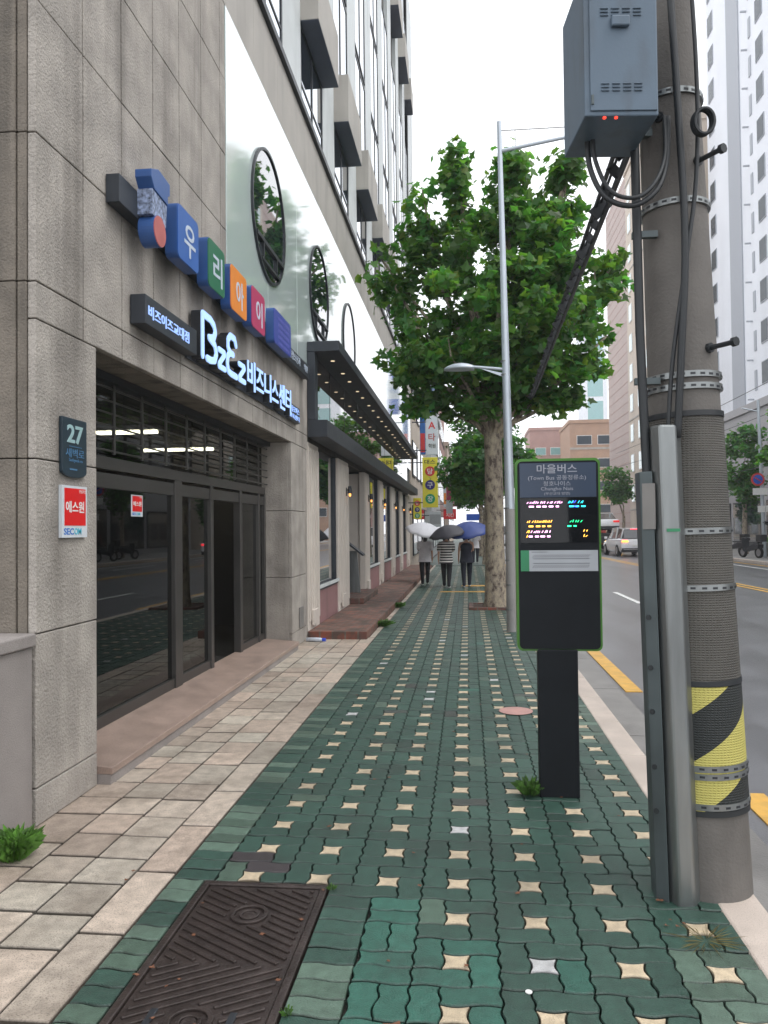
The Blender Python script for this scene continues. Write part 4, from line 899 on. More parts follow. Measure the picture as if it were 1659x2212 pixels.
tree('large plane tree with patchy pale bark beside the lamp post, nearest on the pavement', (.58, Y1, 0), .215, 3.6, E1, 430, 36, .33, .225, 3, (.078, .172, .045), 'street trees along the near pavement',
     trunkpts=[(.58, Y1, -.05), (.58, Y1, .2), (.57, Y1, 1.2), (.57, Y1, 2.4), (.56, Y1, 3.3), (.55, Y1, 3.7)])
for k, (yy, lb) in enumerate(((27.0, 'plane tree with low round crown behind the largest tree on the near pavement'), (36.5, 'distant plane tree, third along the near pavement'), (47, 'far plane tree at the end of the near pavement'))):
    xx = (.7, .75, .7)[k]
    E2 = [(xx, yy, 3.95, 1.35, 1.3, 1.0), (xx - .7, yy, 3.5, .9, .9, .75), (xx + .85, yy, 4.05, .85, .8, .65)] + ([(xx, yy, 5.8, 1.5, 1.5, 1.3)] if k else [])
    tree(lb, (xx + .1, yy, 0), .17, 2.3, E2, 170, 34, .36, .2, 20 + k, (.05, .13, .035), 'street trees along the near pavement')
# tree pit
t = thing('tree_pit', 'red brick edged square tree pit around the largest plane tree', 'tree pit', (.58, Y1, 0))
mb = MB(); mb.box(.0, 1.06, 16.28, 16.38, -.02, .05); mb.box(.0, 1.06, 17.32, 17.42, -.02, .05); mb.box(.0, .1, 16.38, 17.32, -.02, .05); mb.build('brick_edge', M['brick'], t, bevel=.008)
MB().box(.1, 1.06, 16.38, 17.32, -.02, .03).build('soil', M['soil'], t)
# trees on the far pavement
FT = [((16.2, 48, 0), 'dense dark green tree across the road in front of the white tower', [(16.2, 48, 5.0, 1.2, 1.2, 2.0), (16.0, 48, 3.6, 1.0, 1.0, 1.0), (16.4, 48, 6.8, .8, .8, .8)]),
      ((15.2, 38, 0), 'bright green leafy tree across the road at the right edge', [(15.1, 38, 5.4, 1.1, 1.1, .6), (15.2, 38, 6.6, 1.0, 1., .6), (14.2, 38, 4.9, .6, .6, .3), (15.2, 38, 4.0, .8, .8, .35)]),
      ((13.9, 72, 0), 'small round tree across the road in front of the brick building', [(13.2, 72, 5.6, 1.3, 1.2, 1.6), (13.6, 72, 4.4, 1., 1., .9)]),
      ((15.2, 62, 0), 'slim dark tree across the road by the cream apartment block', [(15.2, 62, 4.2, .8, .8, 1.8), (15.0, 62, 2.6, .7, .7, .9)]),
      ((15.0, 33, 0), 'wide tree across the road seen in the glass doors', [(15.0, 33, 6.0, 2.3, 2.2, 1.8)]), ((15.0, 24, 0), 'nearest tree across the road, hidden by the utility pole', [(15.0, 24, 6.0, 2.3, 2.2, 1.8)])]
for k, (b, lb, e) in enumerate(FT): tree(lb, b, .15, 2.6, e, 80 if k < 4 else 60, 34, .5, .28, 40 + k, (.05, .14, .03) if k != 1 else (.08, .2, .035), 'trees across the road', maple=False)

# ------------------------------------------------------------------ weeds and litter
def tuft(name, label, loc, rad, n, hgt, seed, cat='weed', col=(.075, .17, .03)):
    r = random.Random(seed); v, f, c = [], [], []
    for i in range(n):
        a = r.uniform(0, 6.28); d = r.uniform(0, rad * .5); b = Vector((loc[0] + d * math.cos(a), loc[1] + d * math.sin(a), loc[2])); l = hgt * r.uniform(.5, 1.1); o_ = Vector((math.cos(a), math.sin(a), 0)) * rad * r.uniform(.3, 1); w_ = Vector((-math.sin(a), math.cos(a), 0)) * l * r.uniform(.06, .12)
        m_ = b + o_ * .5 + Vector((0, 0, l * .75)); t_ = b + o_ + Vector((0, 0, l * r.uniform(.55, 1))); k = len(v); v += [b, m_ + w_, t_, m_ - w_]; f += [(k, k + 1, k + 2), (k, k + 2, k + 3)]; g_ = r.uniform(.6, 1.4); c += [(col[0] * g_, col[1] * g_, col[2] * g_, 1)] * 4
    mb = MB(); mb.v = [tuple(q) for q in v]; mb.f = f; mb.m = [0] * len(f)
    return tag(mb.build(name, M['weed'], loc=loc, cols=c), label, cat, None)
tuft('grass_tuft', 'bushy green weed growing at the foot of the low granite wall', (-2.37, 3.88, 0), .11, 420, .15, 1, col=(.09, .21, .03))
tuft('weed', 'small green weed at the foot of the black bus board post', (.375, 5.08, 0), .09, 120, .10, 2)
tuft('weed', 'green weeds growing along the edge of the brick step, nearer clump', (-1.53, 13.6, 0), .2, 220, .12, 3)
tuft('weed', 'green weed at the edge of the brick step, farther clump', (-1.53, 16.8, 0), .16, 160, .12, 4)
tuft('dry_grass', 'dry straw coloured grass at the foot of the utility pole', (.95, 3.36, 0), .13, 70, .012, 5, 'dry grass', (.2, .17, .07))
tuft('weed', 'tiny bright green sprig beside the manhole cover edge', (-.65, 2.72, 0), .025, 25, .03, 6)
tuft('weed', 'tiny sprig at the far corner of the manhole cover', (-.66, 3.68, 0), .03, 30, .025, 8)
lf = 0
for i in range(46):
    x, y = (rng.uniform(-1.3, -.68), rng.uniform(2.6, 3.7)) if i < 12 else (rng.uniform(-2.2, 1.05), rng.uniform(2.4, 8))
    if i > 38: x, y = rng.uniform(.78, .9), rng.uniform(3.45, 3.75)
    a = rng.uniform(0, 6.28); s = rng.uniform(.007, .016) if i else .045
    if i == 0: x, y = -.27, 2.68
    P = [(x + s * math.cos(a + q) * (1 if k % 2 else .55), y + s * .8 * math.sin(a + q) * (1 if k % 2 else .55), .005 + rng.uniform(0, .006)) for k, q in enumerate(np.linspace(0, 6.28, 9)[:-1])]
    o = MB().prism(P, (0, 0, .0015)).build('dry_leaf', M['dry'], loc=(x, y, 0))
    tag(o, 'small brown dry leaf scrap lying on the paving' if i else 'curled brown dead leaf lying on the teal pavers in the foreground', 'leaf', 'dry leaf scraps on the pavement')
tag(MB().disc((.2, 2.93, .003), .013, U_, .003, 10).build('litter_scrap', M['offwhite'], loc=(.2, 2.93, 0)), 'small white scrap lying on the green pavers', 'litter')
t = thing('plastic_bottle', 'clear plastic bottle with blue cap lying by the brick step', 'bottle', (-2.3, 11.6, .03))
MB().tube([(-2.45, 11.7, .035), (-2.3, 11.68, .035), (-2.22, 11.67, .035), (-2.2, 11.67, .035)], [.032, .033, .03, .014], 12).build('body', M['bottle'], t, smooth=True)
MB().tube([(-2.2, 11.67, .035), (-2.15, 11.665, .035)], .026, 12).build('cap', M['bluecap'], t)

# ------------------------------------------------------------------ people
def skinmesh(name, verts, edges, m, parent, org, sub=1, rad=None):
    me = bpy.data.meshes.new(name); me.from_pydata([tuple(v[:3]) for v in verts], edges, []); o = bpy.data.objects.new(name, me); C.objects.link(o)
    o.modifiers.new('s', 'SKIN').use_smooth_shade = True
    sv_ = me.skin_vertices[0].data
    for i, v in enumerate(verts):
        r_ = v[3]; sv_[i].radius = r_ if isinstance(r_, tuple) else (r_, r_); sv_[i].use_root = (i == 0)
    s = o.modifiers.new('u', 'SUBSURF'); s.levels = sub; s.render_levels = sub
    bpy.context.view_layer.update()
    nm = bpy.data.meshes.new_from_object(o.evaluated_get(bpy.context.evaluated_depsgraph_get())); nm.name = name
    bpy.data.objects.remove(o); bpy.data.meshes.remove(me)
    nm.materials.clear(); nm.materials.append(m); p_ = bpy.data.objects.new(name, nm); C.objects.link(p_); p_.parent = parent
    return p_
def person(label, loc, h, top, legs, hairlong, stride, hold, sleeve=True, rotz=0, group=None, shoe='shoe'):
    t = thing('person', label, 'person', (0, 0, 0), group); k = h / 1.62
    V, E = [], []
    def ad(x, y, z, r_, par=None):
        V.append((x * k, y * k, z * k, (r_[0] * k, r_[1] * k) if isinstance(r_, tuple) else r_ * k)); 
        if par is not None: E.append((par, len(V) - 1))
        return len(V) - 1
    pel = ad(0, 0, .9, (.165, .115)); sp1 = ad(0, .01, 1.08, (.14, .1), pel); ch = ad(0, 0, 1.24, (.165, .11), sp1); nk = ad(0, .0, 1.365, .052, ch); nk2 = ad(0, .015, 1.42, .048, nk)
    hd = ad(0, .02, 1.49, (.07, .085), nk2); hd2 = ad(0, .02, 1.56, (.068, .085), hd); ad(0, .02, 1.61, .035, hd2); ad(0, .105, 1.49, .012, hd)
    arms = {}
    for s in (-1, 1):
        sh = ad(s * .185, 0, 1.30, .06, ch)
        if s == hold: el = ad(s * .2, .04, 1.08, .036, sh); wr = ad(s * .13, .22, 1.17, .026, el); pm = ad(s * .12, .26, 1.19, (.03, .02), wr); fd = Vector((-s * .3, .2, .1))
        else: el = ad(s * .225, -.04, 1.06, .036, sh); wr = ad(s * .235, .0, .84, .026, el); pm = ad(s * .235, .01, .775, (.02, .032), wr); fd = Vector((0, .1, -.5))
        arms[s] = (sh, el, wr)
        p0 = Vector(V[pm][:3]) / k
        for q in range(4):
            l = (.034, .04, .038, .03)[q]; off = Vector((0, (q - 1.5) * .017, 0)) if s != hold else Vector((0, 0, (q - 1.5) * .017)); a = p0 + off + fd.normalized() * .03; b = a + fd.normalized() * l; c = b + (fd.normalized() + Vector((-s * .5, .2, 0))).normalized() * l * .8
            i1 = ad(*a, .0085, pm); i2 = ad(*b, .008, i1); ad(*c, .007, i2)
        th = p0 + Vector((0, .035, .005)); i1 = ad(*th, .009, pm); ad(*(th + Vector((-s * .015, .02, -.02))), .008, i1)
    lg = {}
    for s in (-1, 1):
        f = stride * s; hp = ad(s * .09, 0, .82, .1, pel); kn = ad(s * .095, f * .5 + .02, .47, .066, hp); an = ad(s * .09, f - .02, .09, .036, kn); ad(s * .095, f + .1, .035, .03, an); lg[s] = (hp, kn, an)
    skinmesh('body', V, E, M['skin'], t, loc)
    def cloth(nm, ids, mm, grow, extra=()):
        # extra: (x, y, z, r, parent id)
        idx = list(ids); mp_ = {a: i for i, a in enumerate(idx)}; vv = []
        for a in idx:
            x, y, z, r_ = V[a]; g_ = grow * k; r_ = (r_[0] + g_, r_[1] + g_) if isinstance(r_, tuple) else r_ + g_; vv.append((x, y, z, r_))
        ee = [(mp_[a], mp_[b]) for a, b in E if a in mp_ and b in mp_]
        for x, y, z, r_, pa in extra: vv.append((x * k, y * k, z * k, tuple(q * k for q in r_))); ee.append((mp_[pa], len(vv) - 1))
        return skinmesh(nm, vv, ee, mm, t, loc)
    ids = [pel, sp1, ch, nk] + ([arms[-1][0], arms[1][0]] + ([arms[-1][1], arms[1][1]] if sleeve else []))
    # garment necks end below the head
    V[nk] = (*V[nk][:3], .058 * k); cloth('shirt', ids, top, .034, [(0, 0, .73, (.22, .17), pel)])
    cloth('trousers', [pel] + [q for s in (-1, 1) for q in lg[s]], legs, .016, [(0, 0, .98, (.11, .075), pel)] + [(s * .09, stride * s - .01, .03, (.055, .055), lg[s][2]) for s in (-1, 1)])
    hv = [(0, .005 * k, 1.55 * k, (.1 * k, .115 * k)), (0, .01 * k, 1.62 * k, .06 * k)] + ([(0, -.05 * k, 1.45 * k, (.085 * k, .06 * k)), (0, -.07 * k, 1.33 * k, (.085 * k, .035 * k))] if hairlong else [(0, -.05 * k, 1.48 * k, (.07 * k, .04 * k))])
    skinmesh('hair', hv, [(0, 1), (0, 2)] + ([(2, 3)] if hairlong else []), M['hair'], t, loc)
    for s in (-1, 1):
        f = stride * s; skinmesh('shoe', [(s * .092 * k, (f - .05) * k, .045 * k, (.042 * k, .045 * k)), (s * .095 * k, (f + .05) * k, .04 * k, (.045 * k, .038 * k)), (s * .098 * k, (f + .14) * k, .03 * k, (.038 * k, .028 * k))], [(0, 1), (1, 2)], M[shoe], t, loc)
    t.location = loc; t.rotation_euler = (0, 0, rotz); return t
def umbrella(label, hand, top, rad, m, group='umbrellas held by the walkers', dep=.26):
    t = thing('umbrella', label, 'umbrella', hand, group); h, q = Vector(hand), Vector(top); ax = (q - h).normalized(); u_ = ax.orthogonal().normalized(); v_ = ax.cross(u_)
    mb = MB(); n = 32; rings = 7; k = len(mb.v); V = []
    for i in range(rings + 1):
        s = i / rings
        for a in range(n):
            an = 2 * math.pi * a / n; sc_ = 1 - .06 * s * (1 - abs(math.cos(4 * an))); dz = -dep * (s ** 2) + .02 * s * (1 - abs(math.cos(4 * an)))
            V.append(q + ax * dz + (u_ * math.cos(an) + v_ * math.sin(an)) * rad * (s * sc_ + .004))
    mb.add(V, [(i * n + a, i * n + (a + 1) % n, (i + 1) * n + (a + 1) % n, (i + 1) * n + a) for i in range(rings) for a in range(n)] + [tuple(range(n))[::-1]])
    o = mb.build('canopy', m, t, smooth=True); sd = o.modifiers.new('t', 'SOLIDIFY'); sd.thickness = .004
    MB().tube([h, q + ax * .05], .007, 8).build('shaft', M['chrome'], t); MB().tube([h - ax * .09, h + ax * .05], .014, 8).build('handle', M['black'], t)
    mb = MB()
    for a in range(8):
        an = 2 * math.pi * a / 8; d = u_ * math.cos(an) + v_ * math.sin(an); mb.bar(q - ax * (dep * .75), q - ax * (dep * .45) + d * rad * .6, .006, .006)
    mb.build('rib', M['chrome'], t)
    return t
PG = 'walkers with umbrellas'
person('person in pale grey t-shirt and black trousers walking away under white umbrella', (-1.30, 23.6, 0), 1.54, M['tee'], M['trousers'], True, .24, -1, rotz=R(6), group=PG)
person('person in black and white striped top walking away under charcoal umbrella', (-.62, 22.4, 0), 1.55, M['stripes'], M['trousers'], False, -.2, 1, rotz=R(-5), group=PG)
person('slim person in navy sleeveless top and dark trousers walking away under blue umbrella', (-.05, 22.7, 0), 1.55, M['navycloth'], M['navycloth'], False, .15, 1, sleeve=False, rotz=R(4), group=PG)
umbrella('white umbrella tilted to the left over the person in the pale t-shirt', (-1.39, 23.55, 1.12), (-1.22, 23.35, 1.83), .6, M['umbwhite'])
umbrella('charcoal grey umbrella in the middle over the person in the striped top', (-.5, 22.65, 1.14), (-.62, 22.5, 1.76), .55, M['umbgrey'])
umbrella('blue umbrella on the right over the person in navy', (.07, 22.95, 1.14), (-.02, 22.7, 1.83), .62, M['umbblue'])

# ------------------------------------------------------------------ vehicles
def carbody(t, L, hw, stations, cab, paint, wheels, wr):
    def loft(secs, name, m, cap=True, smooth=True):
        mb = MB(); k = len(secs[0]); V = [p_ for s in secs for p_ in s]
        mb.add(V, [(i * k + j, i * k + (j + 1) % k, (i + 1) * k + (j + 1) % k, (i + 1) * k + j) for i in range(len(secs) - 1) for j in range(k)] + [tuple(range(k))[::-1], tuple((len(secs) - 1) * k + j for j in range(k))])
        return mb.build(name, m, t, smooth=smooth, auto=38)
    o = t.location
    secs = []
    for y, zb, zt, w_ in stations:
        w_ *= hw; secs.append([(o.x + a, o.y + y, o.z + z) for a, z in ((-w_ * .9, zb), (w_ * .9, zb), (w_ * .98, zb + .12), (w_, zb + (zt - zb) * .5), (w_ * .97, zt - .08), (w_ * .86, zt), (-w_ * .86, zt), (-w_ * .97, zt - .08), (-w_, zb + (zt - zb) * .5), (-w_ * .98, zb + .12))])
    b = loft(secs, 'body', paint)
    cs_ = []
    for y, zl, zt, wl, wt in cab: cs_.append([(o.x + a, o.y + y, o.z + z) for a, z in ((-wl * hw, zl), (wl * hw, zl), (wt * hw, zt), (-wt * hw, zt))])
    loft(cs_, 'cabin_glass', M['carglass'], smooth=False)
    ys_ = [c for c in cab if c[2] - c[1] > .25]
    rf = MB(); 
    P = [(o.x + s * ys_[i][4] * hw * 1.03, o.y + ys_[i][0], o.z + ys_[i][2] + .012) for i, s in [(i, -1) for i in range(len(ys_))] + [(i, 1) for i in range(len(ys_))[::-1]]]
    rf.prism(P, (0, 0, .035)); rf.build('roof', paint, t, bevel=.015)
    pl = MB()
    for s in (-1, 1):
        for i in range(len(cab)):
            c = cab[i]
            if c[2] - c[1] > .25: pl.bar((o.x + s * c[3] * hw * 1.0, o.y + c[0], o.z + c[1]), (o.x + s * c[4] * hw * 1.02, o.y + c[0], o.z + c[2] + .02), .09, .06)
    pl.build('pillar', paint, t)
    for wy in wheels:
        for s in (-1, 1):
            wh = MB().disc((o.x + s * (hw - .2), o.y + wy, o.z + wr), wr, (s, 0, 0), .22, 24).build('wheel', M['tyre'], t, bevel=.02)
            MB().disc((o.x + s * (hw + .021), o.y + wy, o.z + wr), wr * .62, (s, 0, 0), .012, 16).build('rim', M['rim'], wh)
    return b
def rear(t, L, hw, zl, zp, lit, lightw=.34, lightm='taillit'):
    o = t.location; y = o.y - L / 2 - .015
    for s in (-1, 1):
        MB().box(o.x + s * hw * .94, o.x + s * (hw * .94 - lightw), y - .015, y + .12, o.z + zl, o.z + zl + .13).build('tail_light', M[lightm], t, bevel=.01)
    MB().box(o.x - .26, o.x + .26, y - .012, y + .02, o.z + zp, o.z + zp + .11).build('number_plate', M['offwhite'], t)
    MB().box(o.x - hw * .93, o.x + hw * .93, y - .03, y + .2, o.z + .3, o.z + .52).build('bumper', M['plastic'], t, bevel=.02)
    return y
SV = thing('suv', 'white suv with lit brake lights driving away in the road', 'car', (9.75, 49.8, -.12))
carbody(SV, 4.6, .95, [(-2.3, .42, .98, .9), (-2.25, .32, 1.08, .97), (-1.6, .25, 1.1, 1), (0, .24, 1.06, 1), (1.2, .25, 1.02, 1), (2.1, .3, .92, .94), (2.3, .4, .75, .82)],
        [(-2.28, 1.06, 1.1, .86, .8), (-1.95, 1.08, 1.62, .88, .72), (-.8, 1.08, 1.7, .88, .74), (.4, 1.06, 1.66, .88, .72), (1.25, 1.02, 1.06, .86, .8)], M['carwhite'], (-1.42, 1.42), .36)
yy = rear(SV, 4.6, .95, .86, .62, True)
MB().box(9.5, 10.0, yy + .34, yy + .44, 1.5, 1.545).build('high_brake_light', M['taillit'], SV)
MB().box(8.86, 9.22, yy - .02, yy + .0, .76, .84).build('indicator', M['indic'], SV)
MB().box(8.95, 10.55, yy - .05, yy - .03, .3, .36).build('chrome_strip', M['chrome'], SV)
for s in (-1, 1): MB().box(9.75 + s * .98, 9.75 + s * 1.16, 50.5, 50.66, .92, 1.06).build('mirror', M['carwhite'], SV, bevel=.02)
SV.rotation_euler = (0, 0, R(4))
TT = thing('tow_truck', 'flatbed tow truck carrying a white sedan ahead of the white suv', 'truck', (9.7, 60, -.12))
mb = MB().box(8.65, 10.75, 55.8, 62.2, .98, 1.2); mb.box(8.65, 8.72, 55.8, 62.2, 1.2, 1.32); mb.box(10.68, 10.75, 55.8, 62.2, 1.2, 1.32); mb.build('flatbed', M['plastic'], TT, bevel=.01)
MB().box(9.0, 10.4, 55.9, 64, .55, .95).build('chassis', M['black'], TT)
MB().prism([(8.7, 62.5, .3), (8.7, 64.6, .3), (8.7, 64.6, 1.2), (8.7, 64.2, 2.3), (8.7, 62.5, 2.35)], (2.0, 0, 0)).build('cab', M['redpaint'], TT, bevel=.05)
for wy in (57.2, 63.6):
    for s in (-1, 1):
        wh = MB().disc((9.7 + s * .75, wy, .33), .43, (s, 0, 0), .25, 20).build('wheel', M['tyre'], TT, bevel=.02); MB().disc((9.7 + s * 1.001, wy, .33), .22, (s, 0, 0), .012, 14).build('rim', M['rim'], wh)
for s in (-1, 1):
    MB().box(9.7 + s * 1.0, 9.7 + s * .7, 55.74, 55.8, .8, .92).build('tail_light', M['indic'], TT); MB().box(9.7 + s * .95, 9.7 + s * .75, 55.72, 55.78, .45, .52).build('reflector', M['indic'], TT)
SD = thing('sedan', 'white sedan riding on the back of the tow truck', 'car', (9.7, 58.6, 1.2))
carbody(SD, 4.7, .92, [(-2.35, .4, .95, .86), (-2.3, .3, 1.0, .95), (-1.5, .22, 1.02, 1), (0, .22, .98, 1), (1.2, .22, .95, 1), (2.1, .28, .8, .93), (2.35, .38, .62, .8)],
        [(-1.75, 1.0, 1.04, .84, .7), (-1.0, 1.0, 1.42, .87, .66), (.1, .98, 1.46, .87, .68), (1.15, .95, .99, .85, .74)], M['carwhite'], (-1.4, 1.42), .34)
rear(SD, 4.7, .92, .78, .5, False, .42, 'tail')

def scooter(label, loc, rz):
    t = thing('motorbike', label, 'motorbike', (0, 0, 0), 'motorbikes parked across the road')
    for y in (-.62, .62):
        wh = MB().ring((-.06, y, .28), .19, .28, E_, .12, 24).build('wheel', M['tyre'], t, bevel=.01); MB().disc((-.03, y, .28), .19, E_, .06, 18).build('rim', M['rim'], wh)
    MB().prism([(-.16, -.75, .5), (-.16, -.1, .38), (-.16, .2, .35), (-.16, .3, .45), (-.16, -.05, .62), (-.16, -.4, .74), (-.16, -.8, .7)], (.32, 0, 0)).build('body', M['black'], t, bevel=.03)
    MB().box(-.14, .14, -.72, -.02, .74, .82).build('seat', M['plastic'], t, bevel=.03)
    MB().prism([(-.2, .3, .3), (-.2, .42, .4), (-.2, .5, .85), (-.2, .42, 1.0), (-.2, .38, .8)], (.4, 0, 0)).build('front_shield', M['black'], t, bevel=.02)
    mb = MB().tube([(-.34, .3, 1.02), (0, .42, 1.05), (.34, .3, 1.02)], .017, 8); mb.tube([(0, .62, .3), (0, .42, 1.04)], .03, 8); mb.build('handlebar', M['chrome'], t)
    MB().disc((0, .49, .88), .07, N_, .03, 14).build('headlight', M['offwhite'], t)
    MB().box(-.2, .2, -1.0, -.62, .84, 1.2).build('top_box', M['plastic'], t, bevel=.03)
    t.location = loc; t.rotation_euler = (0, 0, rz); return t
s1 = scooter('black scooter with top box parked across the road beside the no parking sign', (14.55, 42.3, 0), R(18))
for loc, rz, lb in (((14.9, 37.2, 0), R(30), 'black scooter parked across the road at the right edge'), ((14.75, 45.5, 0), R(25), 'black scooter parked across the road, half hidden behind another')):
    q = dup(s1, None, loc); q.rotation_euler = (0, 0, rz); q['label'] = lb

# ------------------------------------------------------------------ across the road
t = thing('no_parking_sign', 'round blue no parking sign with red rim and white plates on a steel post', 'road sign', (15.25, 42.5, 0))
MB().tube([(15.3, 42.5, 0), (15.12, 42.5, 8.2)], [.1, .07], 14).build('post', M['lampsteel'], t, smooth=True, auto=40)
MB().disc((14.98, 42.36, 4.05), .34, (0, -1, 0), .02).build('rim', M['redring'], t); MB().disc((14.98, 42.34, 4.05), .24, (0, -1, 0), .012).build('blue_disc', M['bluesign'], t)
MB().bar((14.82, 42.32, 4.15), (15.14, 42.32, 3.95), .02, .05).build('slash', M['redring'], t)
for x0, x1, z0, z1 in ((14.72, 15.5, 3.25, 3.6), (14.95, 15.32, 2.35, 2.68), (15.36, 15.68, 2.35, 2.68)): MB().box(x0, x1, 42.34, 42.36, z0, z1).build('plate', M['offwhite'], t)
MB().tube([(15.1, 42.5, 7.6), (14.3, 42.5, 7.8)], .035, 8).build('arm', M['lampsteel'], t)
person('person in white shirt under a dark umbrella across the road', (15.75, 42.2, 0), 1.6, M['offwhite'], M['trousers'], False, .1, 1, rotz=R(90))
umbrella('dark umbrella held by the person across the road', (15.6, 42.1, 1.25), (15.75, 42.2, 1.95), .58, M['umbgrey'], None)
def fbuilding(name, label, x0, x1, y0, y1, z1, wall, wins=None, win_m='tealwin', face='W', extra=None, cat='building', frame='offwhite', bands=()):
    t = thing(name, label, cat, (x0, y0, 0)); MB().box(x0, x1, y0, y1, -.2, z1).build('wall', M[wall], t)
    MB().box(x0 - .15, x1 + .15, y0 - .15, y1 + .15, z1, z1 + .5).build('parapet', M[wall], t)
    for (a, b, z0, z2) in wins or ():
        fr = MB()
        if face == 'W': fr.box(x0 - .06, x0 - .003, a, b, z0, z2); f = fr.build('window', M[frame], t); MB().box(x0 - .075, x0 - .061, a + .07, b - .07, z0 + .07, z2 - .07).build('pane', M[win_m], f)
        elif face == 'E': fr.box(x1 + .003, x1 + .06, a, b, z0, z2); f = fr.build('window', M[frame], t); MB().box(x1 + .061, x1 + .075, a + .07, b - .07, z0 + .07, z2 - .07).build('pane', M[win_m], f)
        else: fr.box(a, b, y0 - .06, y0 - .003, z0, z2); f = fr.build('window', M[frame], t); MB().box(a + .07, b - .07, y0 - .075, y0 - .061, z0 + .07, z2 - .07).build('pane', M[win_m], f)
    for (zz0, zz1) in bands:
        if face == 'W': MB().box(x0 - .05, x0 - .002, y0 + .01, y1 - .01, zz0, zz1).build('course', M['smooth'], t)
        else: MB().box(x0 + .01, x1 - .01, y0 - .05, y0 - .002, zz0, zz1).build('course', M['smooth'], t)
    return t
wn = [(y, y + 1.25, 11.2 + f * 2.75, 12.75 + f * 2.75) for f in range(16) for y in (46.2, 54.0, 64.3)]
tw = fbuilding('apartment_tower', 'tall white apartment tower with small dark windows at the right edge', 20, 36, 44, 66.2, 62, 'tower', wn, 'towerwin', frame='towergrey')
for y0, y1 in ((58.5, 61.0), (50.2, 52.4)): MB().box(19.9, 19.997, y0, y1, 9, 62).build('grey_strip', M['towergrey'], tw)
for f in range(18): 
    MB().box(19.6, 19.998, 56.9, 57.0, 10.4 + f * 2.75, 10.5 + f * 2.75).build('bracket', M['towergrey'], tw)
    MB().box(19.94, 19.998, 56.2, 56.6, 11 + f * 2.75, 12.4 + f * 2.75).build('louvre', M['towergrey'], tw)
fbuilding('grey_shop_building', 'grey granite shop block with dark glass front at the foot of the white tower', 18.2, 19.85, 44, 66, 9, 'greybld', [(44.5, 50, .4, 3.2), (50.6, 56, .4, 3.2), (56.6, 62, .4, 3.2)], 'greydark', frame='framed')
wn = [(y, y + 1.3, 4 + f * 2.9, 5.7 + f * 2.9) for f in range(11) for y in (69.6, 73.2, 76.6)]
ap = fbuilding('apartment_block', 'cream apartment block with teal windows seen left of the utility pole', 15.9, 30, 68.5, 79, 36.3, 'aptcream', wn, 'tealwin', bands=[(3.2 + f * 2.9, 3.35 + f * 2.9) for f in (0, 3, 8, 11)])
MB().box(15.95, 30, 79.003, 90, -.2, 36.5).build('pink_wing', M['aptpink'], ap)
mb = MB()
for f in range(36): mb.box(15.93, 15.948, 79.01, 89.9, 1 + f, 1.05 + f)
mb.build('tile_joint', M['brickpink'], ap)
wn = [(x, x + 2.2, z, z + 1.4) for z in (3.6, 7, 10.4, 13.8) for x in (16.2, 19.2, 22.2)]
fbuilding('brick_building', 'orange brick building with bands of windows at the end of the road', 15.2, 26, 118, 130, 17, 'brickfar', wn, 'towerwin', face='S', bands=[(6.3, 6.6), (9.7, 10), (13.1, 13.4)])
wn = [(x, x + 1.8, z, z + 1.3) for z in (3.6, 7, 10.4, 13.8) for x in (11.5, 14.0, 16.4)]
fbuilding('brick_building', 'pinkish brick building with teal windows left of the orange one at the road end', 10.6, 19, 134, 144, 18, 'brickpink', wn, 'tealwin', face='S')
fbuilding('glass_tower', 'faint pale blue glass tower rising far behind the brick buildings', 30, 36, 205, 215, 52, 'tower', [(31, 35, z, z + 5) for z in range(5, 50, 6)], 'tealwin', face='S')
wn = [(y, y + 2, z, z + 1.4) for z in (4, 7.2) for y in (6, 10, 14, 18, 22, 26, 30, 34, 38)]
fbuilding('grey_office_block', 'long grey office row across the road, reflected in the entrance glass', 18.5, 30, 2, 43, 10.5, 'greybld', wn + [(y, y + 4, .3, 3) for y in (6, 12, 18, 24, 30, 36)], 'greydark', frame='framed')
t = thing('hedge_planter', 'clipped green hedge in a dark planter across the road', 'hedge', (16.8, 44, 0)); MB().box(15.8, 17.9, 43.2, 44.2, 0, .75).build('planter', M['teal'], t, bevel=.02)
leafobj('foliage', t, leaves([(rng.uniform(15.9, 17.8), rng.uniform(43.3, 44.1), .9) for _ in range(60)], 14, .2, .12, 77, (.07, .2, .03), False), M['leaf'])
for i, (a, b, lb) in enumerate((((13.9, 75, 8.5), (17, 18, 10.5), 'thin black wire high across the road near the tower foot, uppermost'), ((13.9, 75, 7.2), (17, 18, 8.6), 'thin black wire across the road in front of the tower, middle one'), ((13.9, 75, 5.2), (17, 18, 5.3), 'thin black wire across the road, lowest one'))):
    a, b = Vector(a), Vector(b); P = [a.lerp(b, k / 16) - Vector((0, 0, 1.0 * 4 * (k / 16) * (1 - k / 16) * .5)) for k in range(17)]
    tag(MB().tube(P, .018, 5).build('overhead_wire', M['cable'], loc=a), lb, 'wire', 'wires across the road')

